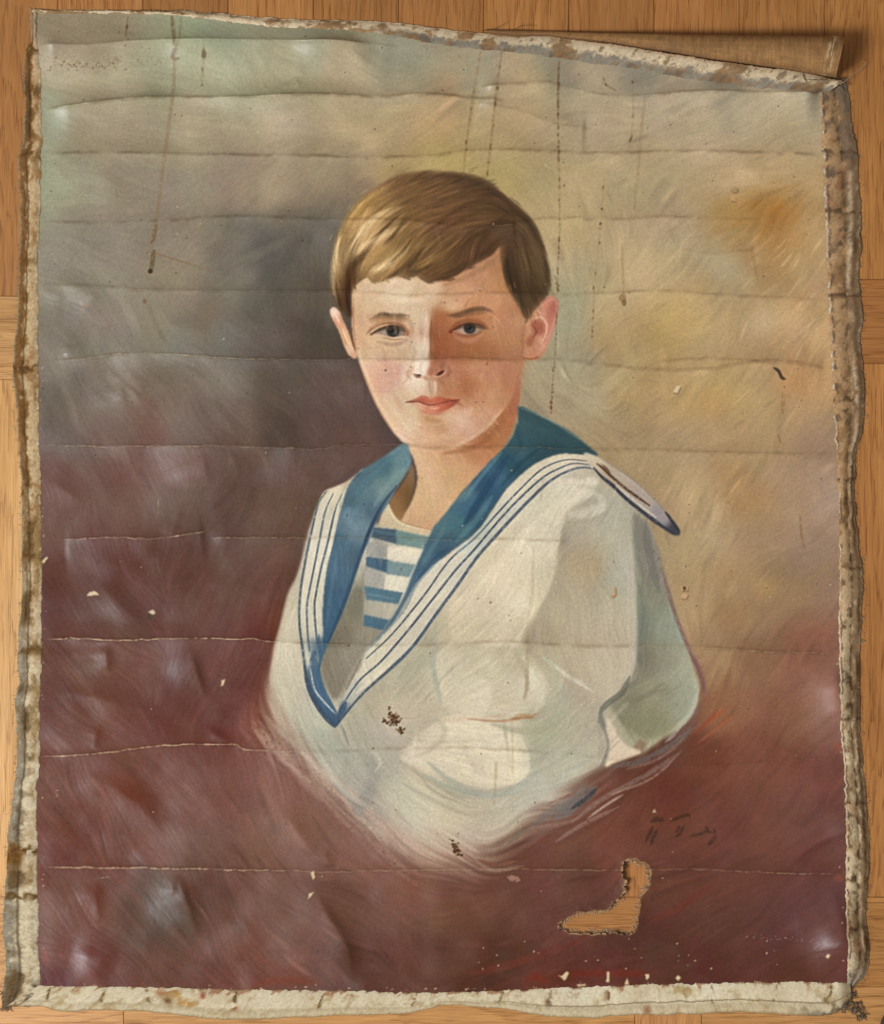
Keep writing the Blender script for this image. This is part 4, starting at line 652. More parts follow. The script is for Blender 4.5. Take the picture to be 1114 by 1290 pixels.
# ---- creases from rolling and folding: (polyline, light crack strength, strength of the dark line painting its shade, ridge height mm)
CREASES = [
    ([(46, 57), (110, 58), (180, 53), (300, 52), (430, 55), (500, 60)], .0, .1, 2.8),
    ([(55, 138), (90, 135), (150, 128), (220, 124), (300, 124), (400, 121), (470, 123), (540, 121), (600, 125), (640, 128)], .0, .5, 2.0),
    ([(600, 111), (660, 107), (690, 105), (760, 121), (830, 121), (860, 118), (930, 117), (1036, 120)], .0, .35, 1.8),
    ([(600, 130), (650, 140), (700, 158), (740, 162)], .0, .12, .5),
    ([(55, 192), (100, 193), (200, 194), (290, 196), (400, 197), (440, 200), (540, 197), (600, 190), (700, 192), (780, 194), (860, 191), (1040, 196)], .05, .5, .7),
    ([(55, 280), (140, 281), (220, 278), (290, 273), (420, 277), (500, 277), (590, 287), (640, 283), (700, 276), (790, 277), (830, 274), (900, 276), (960, 277)], .05, .42, .6),
    ([(48, 358), (110, 361), (180, 365), (270, 367), (400, 367), (425, 367), (470, 368), (510, 372), (570, 371), (640, 370), (690, 372), (760, 370), (840, 367), (890, 371), (1040, 378)], .25, .35, .6),
    ([(55, 457), (110, 452), (150, 447), (210, 446), (280, 451), (400, 454), (460, 453), (540, 454), (580, 452), (640, 455), (700, 454), (760, 460), (830, 466), (900, 464), (960, 455), (1040, 460)], .5, .4, .8),
    ([(55, 561), (120, 562), (240, 562), (290, 562), (400, 566), (430, 561), (510, 560), (545, 565), (640, 564), (735, 566), (840, 568), (960, 572), (1052, 572)], .55, .42, .65),
    ([(80, 680), (140, 677), (190, 679), (260, 670)], .5, .3, .6),
    ([(262, 677), (370, 678), (450, 677), (570, 680), (640, 679), (720, 683)], .45, .35, .5),
    ([(55, 805), (100, 804), (160, 806), (220, 804), (320, 805), (345, 808), (430, 812), (560, 812), (620, 808), (690, 812), (760, 814), (860, 814), (960, 820), (1055, 824)], .6, .4, .7),
    ([(50, 953), (130, 948), (180, 941), (240, 937), (300, 938), (310, 944), (420, 946), (560, 941), (700, 948)], .5, .35, .5),
    ([(700, 948), (860, 965), (1000, 958), (1058, 952)], .12, .15, .3),
    ([(50, 1092), (100, 1092), (200, 1093), (280, 1094), (390, 1097), (440, 1098), (480, 1096), (640, 1094), (740, 1095), (782, 1095), (880, 1094), (980, 1099), (1062, 1101)], .65, .35, .6),
    ([(520, 930), (560, 935), (640, 925)], .0, .15, .25), ([(550, 300), (600, 288), (650, 283)], .3, .0, .2), ([(460, 475), (560, 470), (640, 472)], .0, .08, .2), ([(830, 455), (900, 452), (960, 457), (1040, 463)], .1, .3, .4), ([(855, 315), (900, 320), (950, 314)], .0, .22, .4)]
crk = fbm(H, W, 14, 501, 3); crf = fbm(H, W, 4, 502, 2)
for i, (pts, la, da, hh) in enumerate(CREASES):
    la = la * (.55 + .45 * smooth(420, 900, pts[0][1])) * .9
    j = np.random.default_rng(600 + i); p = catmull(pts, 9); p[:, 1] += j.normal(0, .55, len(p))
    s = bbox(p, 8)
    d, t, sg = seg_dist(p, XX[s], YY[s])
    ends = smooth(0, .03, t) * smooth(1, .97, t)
    m = np.exp(-(d / 2.2) ** 2) * np.minimum(da * .62, .36) * ends  # shading of the crease, darkened into the picture's colour
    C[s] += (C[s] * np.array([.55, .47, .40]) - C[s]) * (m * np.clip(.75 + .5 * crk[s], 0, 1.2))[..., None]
    if la > 0:
        dark = 1.0 - 0.35 * smooth(.35, .65, C[s].mean(-1))
        m = np.exp(-(d / (.68 + .25 * crf[s]).clip(.25, 1.2)) ** 2) * (1 - .55 * smooth(250, 420, XX[s])) * np.clip(la * 1.3 * (0.95 + 0.35 * crk[s] + .15 * crf[s]), 0, .85) * ends
        C[s] += (hexc('cdb48e') - C[s]) * (m * dark)[..., None]
_lm = C.mean(-1); C = C * (1 + .6 * (_lm - blur(_lm, 1.3)) / (_lm + .05))[..., None]
C = np.clip(C, 0.02, 0.98)
# ---------------------------------------------------------------- materials
def new_mat(name):
    m = bpy.data.materials.new(name); m.use_nodes = True
    nt = m.node_tree; return m, nt, nt.nodes['Principled BSDF'], nt.links

def paint_material(name, rough, weave, spec=0.5, cloth_scale=1500.0, grain=.16):
    m, nt, b, L = new_mat(name)
    a = nt.nodes.new('ShaderNodeAttribute'); a.attribute_name = 'paint'
    b.inputs['Roughness'].default_value = rough; b.inputs['Specular IOR Level'].default_value = spec
    tc = nt.nodes.new('ShaderNodeTexCoord')
    n1 = nt.nodes.new('ShaderNodeTexNoise'); n1.inputs['Scale'].default_value = cloth_scale; n1.inputs['Detail'].default_value = 3
    n2 = nt.nodes.new('ShaderNodeTexNoise'); n2.inputs['Scale'].default_value = 180; n2.inputs['Detail'].default_value = 4
    L.new(tc.outputs['Object'], n1.inputs['Vector']); L.new(tc.outputs['Object'], n2.inputs['Vector'])
    n3 = nt.nodes.new('ShaderNodeTexNoise'); n3.inputs['Scale'].default_value = 1300; n3.inputs['Detail'].default_value = 3; n3.inputs['Roughness'].default_value = .7; L.new(tc.outputs['Object'], n3.inputs['Vector'])
    gr = nt.nodes.new('ShaderNodeMapRange'); gr.inputs['From Min'].default_value = .25; gr.inputs['From Max'].default_value = .75; gr.inputs['To Min'].default_value = 1 - grain; gr.inputs['To Max'].default_value = 1 + grain; L.new(n3.outputs['Fac'], gr.inputs['Value'])
    vm = nt.nodes.new('ShaderNodeVectorMath'); vm.operation = 'SCALE'; L.new(a.outputs['Color'], vm.inputs[0]); L.new(gr.outputs['Result'], vm.inputs['Scale']); L.new(vm.outputs[0], b.inputs['Base Color'])
    mr = nt.nodes.new('ShaderNodeMapRange'); mr.inputs['To Min'].default_value = rough - .12; mr.inputs['To Max'].default_value = rough + .14
    L.new(n2.outputs['Fac'], mr.inputs['Value']); L.new(mr.outputs['Result'], b.inputs['Roughness'])
    bp = nt.nodes.new('ShaderNodeBump'); bp.inputs['Strength'].default_value = weave; bp.inputs['Distance'].default_value = 0.0002
    L.new(n1.outputs['Fac'], bp.inputs['Height']); L.new(bp.outputs['Normal'], b.inputs['Normal'])
    return m
M_PAINT = paint_material('oil_paint', 0.36, 0.07, 0.3)
M_EDGE = paint_material('primed_canvas', 0.8, 0.10, 0.25)
M_LINEN = paint_material('raw_linen', 0.8, 0.25, 0.25, grain=.35)

def wood_material():
    m, nt, b, L = new_mat('oak')
    N = nt.nodes.new
    tc = N('ShaderNodeTexCoord'); oi = N('ShaderNodeObjectInfo')
    off = N('ShaderNodeVectorMath'); off.operation = 'SCALE'; off.inputs[0].default_value = (3.7, 2.3, 5.1)
    L.new(oi.outputs['Random'], off.inputs['Scale'])
    add = N('ShaderNodeVectorMath'); add.operation = 'ADD'; L.new(tc.outputs['Object'], add.inputs[0]); L.new(off.outputs[0], add.inputs[1])
    def mapped(sx, sy):
        mp = N('ShaderNodeMapping'); mp.inputs['Scale'].default_value = (sx, sy, 1); L.new(add.outputs[0], mp.inputs['Vector']); return mp.outputs[0]
    def noise(vec, scale, detail=4, rough=.55, dist=0):
        n = N('ShaderNodeTexNoise'); n.inputs['Scale'].default_value = scale; n.inputs['Detail'].default_value = detail; n.inputs['Roughness'].default_value = rough; n.inputs['Distortion'].default_value = dist
        L.new(vec, n.inputs['Vector']); return n.outputs['Fac']
    def ramp(fac, stops):
        r = N('ShaderNodeValToRGB'); e = r.color_ramp.elements
        while len(e) < len(stops): e.new(0.5)
        for k, (p, c) in enumerate(stops): e[k].position = p; e[k].color = (*c, 1)
        L.new(fac, r.inputs['Fac']); return r.outputs['Color']
    def mix(mode, fac, a_, b_):
        x = N('ShaderNodeMix'); x.data_type = 'RGBA'; x.blend_type = mode
        if isinstance(fac, float): x.inputs[0].default_value = fac
        else: L.new(fac, x.inputs[0])
        L.new(a_, x.inputs[6]); L.new(b_, x.inputs[7]); return x.outputs[2]
    def mathn(op, x, y):
        m_ = N('ShaderNodeMath'); m_.operation = op
        for k_, v_ in enumerate((x, y)):
            if isinstance(v_, (int, float)): m_.inputs[k_].default_value = v_
            else: L.new(v_, m_.inputs[k_])
        return m_.outputs[0]
    sep = N('ShaderNodeSeparateXYZ'); L.new(add.outputs[0], sep.inputs[0])
    # growth rings: slow wander along the board, spacing that opens and closes across it
    wander = noise(mapped(3.0, 14), 1.0, 2, .45)
    ringc = mathn('ADD', mathn('MULTIPLY', sep.outputs[1], 150.0), mathn('MULTIPLY', wander, 17.0))
    ringc = mathn('ADD', ringc, mathn('MULTIPLY', noise(mapped(30, 260), 1.0, 2), 1.6))
    ringf = mathn('FRACT', ringc, 0.0)
    base = ramp(noise(mapped(4, 60), 1.0, 5, .62), [(0.25, tuple(lin(hexc('b27e47')))), (0.5, tuple(lin(hexc('c18c53')))), (0.78, tuple(lin(hexc('cf9d65'))))])
    ring = ramp(ringf, [(0.0, (.86, .81, .75)), (0.22, (.95, .93, .91)), (0.45, (1, 1, 1)), (1, (1.02, 1.02, 1.02))])
    c1 = mix('MULTIPLY', 0.8, base, ring)
    # open pores: short dark dashes along the grain, crowded into the early wood of each ring
    pores = ramp(noise(mapped(55, 2600), 1.0, 2, .5), [(0.0, (.40, .32, .24)), (0.40, (.55, .46, .37)), (0.53, (1, 1, 1)), (1, (1, 1, 1))])
    early = ramp(ringf, [(0.0, (1, 1, 1)), (0.16, (.9, .9, .9)), (0.4, (.5, .5, .5)), (0.92, (.35, .35, .35)), (1.0, (.8, .8, .8))])
    c2 = mix('MULTIPLY', early, c1, pores)
    fine = ramp(noise(mapped(26, 800), 1.0, 3, .6), [(0.3, (.86, .82, .78)), (0.62, (1.04, 1.04, 1.04))])
    c3 = mix('MULTIPLY', 0.8, c2, fine)
    blot = ramp(noise(mapped(9, 16), 1.0, 3), [(0.3, (.86, .84, .82)), (0.65, (1.06, 1.05, 1.04))])
    c3 = mix('MULTIPLY', 1.0, c3, blot)
    tone = mix('MULTIPLY', 1.0, c3, oi.outputs['Color'])
    L.new(tone, b.inputs['Base Color'])
    b.inputs['Roughness'].default_value = .46; b.inputs['Specular IOR Level'].default_value = .35
    bp = N('ShaderNodeBump'); bp.inputs['Strength'].default_value = .25; bp.inputs['Distance'].default_value = .0003
    L.new(c3, bp.inputs['Height']); L.new(bp.outputs['Normal'], b.inputs['Normal'])
    return m
M_OAK = wood_material()
def plain(name, col, rough):
    m, nt, b, L = new_mat(name)
    n = nt.nodes.new('ShaderNodeTexNoise'); n.inputs['Scale'].default_value = 300
    r = nt.nodes.new('ShaderNodeValToRGB'); r.color_ramp.elements[0].color = (*(c * .7 for c in col), 1); r.color_ramp.elements[1].color = (*(c * 1.2 for c in col), 1)
    tc = nt.nodes.new('ShaderNodeTexCoord'); L.new(tc.outputs['Object'], n.inputs['Vector']); L.new(n.outputs['Fac'], r.inputs['Fac']); L.new(r.outputs['Color'], b.inputs['Base Color'])
    b.inputs['Roughness'].default_value = rough; return m
M_SUB = plain('floor_joint', (.06, .035, .018), .9)
M_DARK = plain('dark_rubber', (.03, .03, .035), .5)
M_THREAD = plain('linen_thread', (.36, .27, .17), .9)
M_DIRTY = plain('dirty_thread', (.17, .115, .065), .9)
M_PALE = plain('pale_thread', (.5, .4, .27), .9)
M_HAIRDK = plain('dark_fibre', (.05, .03, .02), .8)

# ---------------------------------------------------------------- floor: oak parquet blocks
bm = bmesh.new()
bmesh.ops.create_cube(bm, size=1.0)
for v in bm.verts: v.co = Vector((v.co.x * 1.1, v.co.y * 1.2, v.co.z * 0.01 - 0.0185))
me = bpy.data.meshes.new('floor'); bm.to_mesh(me); bm.free(); me.materials.append(M_SUB)
floor = bpy.data.objects.new('floor', me); COL.objects.link(floor)
tag(floor, 'warm oak parquet floor under the unstretched canvas', None, 'structure')
plank_meshes = {}
def plank(x0, y0, x1, y1, vertical, tone=(1, 1, 1)):  # tone: wood colour with the light's fall-off over the floor put in
    w_, h_ = (x1 - x0) * PX, (y1 - y0) * PX
    ln, wd = (h_, w_) if vertical else (w_, h_)
    key = (round(ln, 4), round(wd, 4))
    if key not in plank_meshes:
        b_ = bmesh.new(); bmesh.ops.create_cube(b_, size=1.0)
        for v in b_.verts: v.co = Vector((v.co.x * (ln - .0002), v.co.y * (wd - .0002), v.co.z * .0134 - .0067))
        bmesh.ops.bevel(b_, geom=[e for e in b_.edges if all(v.co.z > -.001 for v in e.verts)], offset=.00035, segments=2, affect='EDGES')
        m_ = bpy.data.meshes.new('plank'); b_.to_mesh(m_); b_.free(); m_.materials.append(M_OAK); plank_meshes[key] = m_
    o = bpy.data.objects.new('plank', plank_meshes[key]); COL.objects.link(o)
    cx, cy = world_xy((x0 + x1) / 2, (y0 + y1) / 2)
    o.location = (cx, cy, rng.normal(0, .00006)); o.rotation_euler = (0, 0, math.pi / 2 if vertical else 0); o.parent = floor
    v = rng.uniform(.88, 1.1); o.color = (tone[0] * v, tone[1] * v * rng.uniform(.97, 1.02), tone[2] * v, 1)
    return o
BW = 107.3
XL = [-463.4 + 107.3 * k for k in range(20)]
for a_, b_ in zip(XL[:-1], XL[1:]):                                    # upright blocks along the top
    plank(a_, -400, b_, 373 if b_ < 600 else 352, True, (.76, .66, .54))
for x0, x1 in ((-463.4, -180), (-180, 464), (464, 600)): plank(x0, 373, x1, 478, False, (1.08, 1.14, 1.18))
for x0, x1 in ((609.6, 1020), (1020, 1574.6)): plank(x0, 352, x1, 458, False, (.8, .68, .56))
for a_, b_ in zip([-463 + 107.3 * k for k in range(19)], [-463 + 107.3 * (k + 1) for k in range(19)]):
    plank(a_, 478 if b_ < 600 else 458, b_, 1130, True, (1.1, 1.2, 1.28) if b_ < 200 else (.86, .74, .62))  # paler boards on the lamp side, darker away: fall-off painted by tone
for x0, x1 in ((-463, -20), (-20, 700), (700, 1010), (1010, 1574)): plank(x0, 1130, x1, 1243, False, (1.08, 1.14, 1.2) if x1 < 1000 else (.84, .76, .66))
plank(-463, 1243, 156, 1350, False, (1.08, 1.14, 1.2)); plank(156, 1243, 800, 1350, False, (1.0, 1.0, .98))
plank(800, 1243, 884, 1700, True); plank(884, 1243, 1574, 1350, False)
for k in range(3):
    plank(-463, 1350 + 107 * k, 300, 1457 + 107 * k, False); plank(300, 1350 + 107 * k, 800, 1457 + 107 * k, False); plank(884, 1350 + 107 * k, 1574, 1457 + 107 * k, False)

# ---------------------------------------------------------------- canvas relief in millimetres, on the photograph's grid
Z = np.full((H, W), 2.4) + .75 * fbm(H, W, 130, 701, 2) + .27 * fbm(H, W, 46, 702, 2)
for i, (pts, la, da, hh) in enumerate(CREASES):
    p = catmull(pts, 14); s = bbox(p, 60); d, t, sg = seg_dist(p, XX[s], YY[s])
    f = smooth(0, .05, t) * smooth(1, .95, t) * smooth(58, 36, d)
    irr = 1 + .45 * vnoise(H, W, 60, 720 + i)[s]
    Z[s] += f * hh * irr * (1.15 * np.exp(-d / np.where(sg > 0, 8.0, 4.5)) + 1.25 * np.exp(-(d / np.where(sg > 0, 32, 17)) ** 2))
# folds and dents: polyline, height mm, left-hand width, right-hand width (px)
FOLDS = [([(236, 806), (244, 832), (256, 872), (262, 890)], 2.0, 34, 6), ([(134, 808), (137, 852)], .9, 26, 6), ([(222, 1098), (236, 1135), (250, 1182)], 2.2, 26, 7), ([(120, 1108), (125, 1166)], 1.1, 24, 6), ([(388, 1104), (412, 1150), (438, 1195), (443, 1238)], 1.8, 34, 9), ([(404, 1068), (420, 1095)], 1.0, 22, 6),
         ([(120, 730), (165, 775), (205, 800)], 1.4, 30, 16), ([(250, 566), (258, 585), (262, 612)], 1.1, 24, 6), ([(290, 564), (300, 590), (306, 608)], .9, 8, 22), ([(150, 480), (158, 512)], .8, 18, 6), ([(84, 432), (88, 452)], .6, 4, 14), ([(60, 345), (140, 385)], .8, 16, 10), ([(180, 415), (235, 412), (285, 438)], 1.0, 26, 18), ([(190, 1190), (240, 1215), (300, 1235)], 1.0, 20, 18), ([(90, 1195), (150, 1215)], .8, 18, 18), ([(330, 985), (370, 1040), (408, 1090)], .9, 26, 14), ([(300, 1150), (330, 1200)], .8, 28, 14),
         ([(370, 98), (378, 112)], .8, 14, 4), ([(300, 62), (316, 90), (324, 112)], .7, 20, 8), ([(435, 55), (465, 85)], .7, 6, 22), ([(390, 95), (420, 116)], .5, 10, 10), ([(60, 600), (110, 640)], .6, 20, 12), ([(60, 870), (130, 880), (200, 900)], .8, 20, 16), ([(100, 970), (170, 1010), (210, 1060)], .9, 30, 16), ([(1000, 630), (1012, 660), (1030, 700)], .7, 18, 20), ([(1044, 1112), (1054, 1150), (1066, 1190), (1072, 1228)], 4.0, 30, 20), ([(1046, 830), (1052, 865), (1058, 900), (1062, 925)], 3.0, 26, 16)]
_r = np.random.default_rng(808)
for k in range(46):      # small buckles hanging from the creases
    cr = CREASES[_r.integers(len(CREASES))][0]; x0, y0 = cr[_r.integers(len(cr))]; x0 += _r.uniform(-40, 40)
    L_ = _r.uniform(22, 70); an = _r.normal(1.25, .45) * (1 if _r.random() < .7 else -1)
    if _r.random() < .35: an += math.pi
    x1, y1 = x0 + L_ * math.cos(an), y0 + L_ * math.sin(an)
    if 480 < x0 < 640 and 380 < y0 < 520: continue
    FOLDS.append(([(x0, y0), ((x0 + x1) / 2 + _r.normal(0, 4), (y0 + y1) / 2 + _r.normal(0, 4)), (x1, y1)] if y1 > y0 else [(x1, y1), ((x0 + x1) / 2, (y0 + y1) / 2), (x0, y0)], _r.uniform(.2, .55) * (1.3 if x0 < 380 else .8), _r.uniform(10, 26), _r.uniform(4, 9)))
for i, (pts, hh, wl, wr) in enumerate(FOLDS):
    p = catmull(pts, 8) if len(pts) > 2 else np.array(pts, float)
    s = bbox(p, 90); d, t, sg = seg_dist(p, XX[s], YY[s])
    w_ = np.where(sg > 0, wl, wr)          # image y points down: positive side is to the left of a downward line
    irr = np.clip(1 + .3 * vnoise(H, W, 50, 760 + i)[s], .3, 1.8)
    Z[s] += 1.35 * hh * irr * np.exp(-((np.sqrt(d * d + 6) - 2.4) / (w_ * np.where(sg > 0, 1.2, .7))) ** 1.15) * smooth(0, .4, t) * smooth(1, .6, t) * smooth(88, 45, d)
# the right border pulls the sheet up in two places
for (cx, cy, rx, ry, hh) in ((1062, 880, 34, 60, 1.6), (1070, 1190, 40, 62, 2.2), (1062, 1040, 20, 20, 1.8), (56, 760, 22, 60, 1.0), (56, 540, 16, 30, .8)):
    s = bbox([(cx, cy)], 140); Z[s] += hh * np.exp(-((XX[s] - cx) / rx) ** 2 - ((YY[s] - cy) / ry) ** 2)
# top flap falls away from the light above its fold
Z -= 2.0 * smooth(56, 18, YY) * smooth(620, 420, XX) * .5
# impasto and bristle relief
Z += .011 * LIC1 + .006 * LIC2 + .008 * GRAIN[:H, :W]
Z += .009 * SM * LIC1 + .012 * HM * LIC1
Z = np.maximum(Z, .45)

def sample(A, x, y):
    x = np.clip(x, 0, W - 1.001); y = np.clip(y, 0, H - 1.001); xi = x.astype(int); yi = y.astype(int); fx = x - xi; fy = y - yi
    if A.ndim == 3: fx = fx[..., None]; fy = fy[..., None]
    return (A[yi, xi] * (1 - fx) + A[yi, xi + 1] * fx) * (1 - fy) + (A[yi + 1, xi] * (1 - fx) + A[yi + 1, xi + 1] * fx) * fy

# ---------------------------------------------------------------- lighting level used to turn display colours into surface colours
def albedo(c, x, y):
    # divide out the level of the lamp and take off the flat sheen of the varnish
    X = (np.asarray(x) / W - .5)[..., None]; Y = (np.asarray(y) / H - .5)[..., None]
    ill = np.array([.994, 1.005, 1.005]) + X * np.array([-.17, -.165, -.14]) + Y * .1
    sheen = .75 * (.0125 - .036 * X + .022 * Y + .025 * X * X)
    return np.clip((lin(c) - sheen) / ill, 0.006, 0.9)

painting = bpy.data.objects.new('unstretched_painting', None); COL.objects.link(painting)
painting.empty_display_size = .05
tag(painting, 'creased unstretched oil portrait of a child in a sailor blouse, lying on the parquet floor', 'painting')

E_LEFT = [(46, 12), (48, 57), (51, 90), (52, 120), (52, 250), (48, 340), (50, 480), (50, 560), (53, 650), (53, 800), (52, 860), (50, 950), (47, 1010), (48, 1080), (48, 1180), (50, 1244)]
E_TOP = [(42, 16), (120, 17), (200, 18), (270, 25), (330, 33), (400, 37), (450, 40), (500, 46), (540, 54), (580, 60), (640, 66), (700, 73), (745, 80), (790, 86), (860, 98), (910, 106), (960, 112), (1040, 120)]
E_RIGHT = [(1031, 112), (1034, 150), (1036, 200), (1040, 300), (1045, 400), (1050, 500), (1055, 600), (1057, 700), (1057, 800), (1058, 900), (1062, 960), (1065, 1040), (1065, 1150), (1067, 1240)]
E_BOTTOM = [(44, 1241), (120, 1242), (200, 1243), (260, 1246), (350, 1247), (450, 1248), (540, 1250), (640, 1247), (740, 1243), (830, 1240), (900, 1238), (1000, 1237), (1070, 1237)]
HOLE = [(785, 1087), (795, 1082), (807, 1085), (816, 1092), (819.5, 1100), (818, 1112), (809.5, 1127), (806.6, 1144), (801, 1167), (792, 1177), (769, 1174), (740.5, 1176), (714.7, 1174), (702.6, 1166), (712, 1156), (729, 1149), (755, 1147.6), (769, 1141), (782, 1130), (786.5, 1112.6), (783.6, 1098)]

# frayed rim of the hole: bare canvas shows round it
hp = catmull(HOLE, 3, True); s = bbox(hp, 60)
d, t, sg = seg_dist(np.vstack([hp, hp[:1]]), XX[s], YY[s])
ins = inside(hp, XX[s], YY[s]); dn = np.where(ins, -d, d)
HD = np.full((H, W), 99.0); HD[s] = dn; HD = HD + (HD < 50) * (1.5 * vnoise(H, W, 9, 855) + .7 * vnoise(H, W, 3.5, 856))
rim = np.clip(1 - np.abs(HD + .2) / 2.6, 0, 1) * np.clip(.75 + .6 * GRAIN[:H, :W], 0, 1)
C += (hexc('b89c70') - C) * (rim * .95)[..., None]
Z += 1.0 * np.exp(-np.clip(HD, 0, 99) / 9) * (HD < 30)

ST = 1.05
xs = np.arange(40, 1075, ST); ys = np.arange(10, 1255, ST)
gx, gy = np.meshgrid(xs, ys)
outline = np.vstack([catmull(E_TOP, 12) + (0, -3), catmull(E_RIGHT, 12)[1:] + (3, 0), catmull(E_BOTTOM, 12)[::-1] + (0, 4), catmull(E_LEFT, 12)[::-1][1:] + (-3, 0)])
zz = sample(Z, gx, gy) * .001
verts = np.stack([(gx - W / 2) * PX, (H / 2 - gy) * PX, zz], -1).reshape(-1, 3)
cols = albedo(sample(C, gx, gy), gx, gy).reshape(-1, 3)
q = grid_quads(len(ys), len(xs))
cxm = gx.reshape(-1)[q].mean(1); cym = gy.reshape(-1)[q].mean(1)
keep = inside(outline, cxm, cym) & (sample(HD + .9 * GRAIN[:H, :W], cxm, cym) > 0)
q = q[keep][:, ::-1]
used, inv = np.unique(q.ravel(), return_inverse=True)
mesh_np('painted_canvas', verts[used], inv.reshape(-1, 4), M_PAINT, painting, cols[used])
painting.children[0]['label'] = 'portrait painted in oils with horizontal fold cracks and a torn hole'

# ---------------------------------------------------------------- bare tacking margins round the picture
def resample(pts, n):
    p = catmull(pts, 4); L_ = np.r_[0, np.cumsum(np.linalg.norm(np.diff(p, axis=0), axis=1))]
    u = np.linspace(0, L_[-1], n); return np.stack([np.interp(u, L_, p[:, 0]), np.interp(u, L_, p[:, 1])], -1), u

def noise1(n, cell, seed):
    r = np.random.default_rng(seed); g = r.standard_normal(int(n / cell) + 3); x = np.arange(n) / cell; i = x.astype(int); f = x - i; f = f * f * (3 - 2 * f)
    return g[i] * (1 - f) + g[i + 1] * f

def margin(inner, outer, nv, profile, color, seed, label, rag=1.0):
    L_ = int(max(np.ptp(np.array(inner)[:, 0]), np.ptp(np.array(inner)[:, 1])))
    n = int(L_ * 1.0)
    a, u = resample(inner, n); b, _ = resample(outer, n)
    dirv = b - a; dirv /= np.linalg.norm(dirv, axis=1)[:, None] + 1e-6
    a = a + dirv * (noise1(n, 2.2, seed) * .35 + noise1(n, 7, seed + 1) * .7 - .6)[:, None]
    b = b + dirv * (noise1(n, 2.4, seed + 2) * .3 * rag + noise1(n, 14, seed + 3) * .5 * rag)[:, None]
    t = np.linspace(0, 1, nv)[None, :, None]
    P = a[:, None] * (1 - t) + b[:, None] * t
    P[..., 0] += .12 * sample(GRAIN, P[..., 0], P[..., 1]); P[..., 1] += .12 * sample(GRAIN[::-1], P[..., 0], P[..., 1])
    tt = np.broadcast_to(t[..., 0], P.shape[:2])
    zi = sample(Z, a[:, 0], a[:, 1])[:, None]
    nn = fbm(n, nv, 26, seed + 5, 2); nf = fbm(n, nv, 3.0, seed + 6, 2)
    z = (zi * (1 - tt) + .5 * tt) + profile(tt, u[:, None], nn) + .012 * nf * (tt > .02)
    z[:, 0] = zi[:, 0] + .12
    z = np.maximum(z, .35)
    z = np.where(tt > .9, np.minimum(z, 1.6 + 6 * (1 - tt) * 10), z) if label.startswith(('stained', 'cream')) else z
    # a turned-down lip closes the outer edge on the floor
    lip = P[:, -1:].copy(); P = np.concatenate([P, lip], 1); z = np.concatenate([z, np.full((n, 1), .05)], 1)
    zz = z * .001
    V = np.stack([(P[..., 0] - W / 2) * PX, (H / 2 - P[..., 1]) * PX, zz], -1).reshape(-1, 3)
    tt2 = np.concatenate([tt, np.ones((n, 1))], 1)
    c = color(tt2, np.broadcast_to(u[:, None], tt2.shape), P[..., 0], P[..., 1], seed)
    qq = grid_quads(n, nv + 1)
    e1 = V[qq[0, 1]] - V[qq[0, 0]]; e2 = V[qq[0, 3]] - V[qq[0, 0]]
    if np.cross(e1, e2)[2] < 0: qq = qq[:, ::-1]
    o = mesh_np('tacking_margin', V, qq, M_EDGE, painting, albedo(np.clip(c, .02, .98), P[..., 0], P[..., 1]).reshape(-1, 3)); o['label'] = label
    return o

def mixc(c, h, m): return c + (hexc(h) - c) * np.clip(m, 0, 1)[..., None]
def stains(shape, seed, cell): return fbm(shape[0], shape[1], cell, seed, 4)
def gline(v, c, w): return np.exp(-((v - c) / w) ** 2)

def col_left(t, u, x, y, sd):
    n1 = stains(t.shape, sd + 11, 34); n2 = stains(t.shape, sd + 12, 9); n3 = stains(t.shape, sd + 13, 2.2)
    c = np.ones(t.shape + (3,)) * hexc('b89e78')
    c = mixc(c, 'cabd9f', smooth(500, 1000, y) * .8)
    c = mixc(c, '8f6a45', smooth(-.5, 1.0, n1 + .35 * n2) * (.35 + .45 * smooth(1000, 600, y)))
    c = mixc(c, '8d7550', smooth(.5, 1.6, n1 + .4 * n2) * .7)
    outer = smooth(.42, .72, t + .10 * n2 + .08 * n1)
    c = mixc(c, '6f4c2c', outer * .85 * smooth(900, 500, y)); c = mixc(c, '8a7f6d', outer * .85 * smooth(600, 900, y))
    c = mixc(c, '5f4a33', outer * smooth(.2, 1.3, n1) * .7)
    c = mixc(c, '3f3324', gline(t, .62 + .04 * np.sin(u / 70), .05) * .6)
    c = mixc(c, '8b8878', smooth(.9, .97, t) * .7)
    c = mixc(c, 'd8ccb2', gline(t, .08, .06) * smooth(-.2, .8, n2) * .8); c = mixc(c, '4b3a2a', gline(t, .0, .03 + .0 * t) * .25)
    for yy, a_ in ((64, .9), (120, .7), (196, .6), (330, .5), (465, .9), (620, .8), (700, .6), (820, .7), (1072, .95), (1130, .8)): c = mixc(c, '5a4024', gline(y + 2.5 * n2, yy, 4.5) * a_ * smooth(-.6, .6, n2 + .5))
    c = mixc(c, '6a4a28', gline(y, 1080, 16) * smooth(.35, .6, t) * .85)
    c = mixc(c, '6e6252', smooth(1225, 1245, y) * .75 * smooth(-.9, .5, n2)); c = mixc(c, '43301f', smooth(.7, 1.5, n2 + .5 * n3) * smooth(1222, 1240, y) * .8)
    c = mixc(c, '9b8a70', smooth(60, 40, y) * .6)
    c = mixc(c, '7a6040', smooth(.3, 1.5, n2) * .3); return c * (1 + .05 * n3)[..., None]
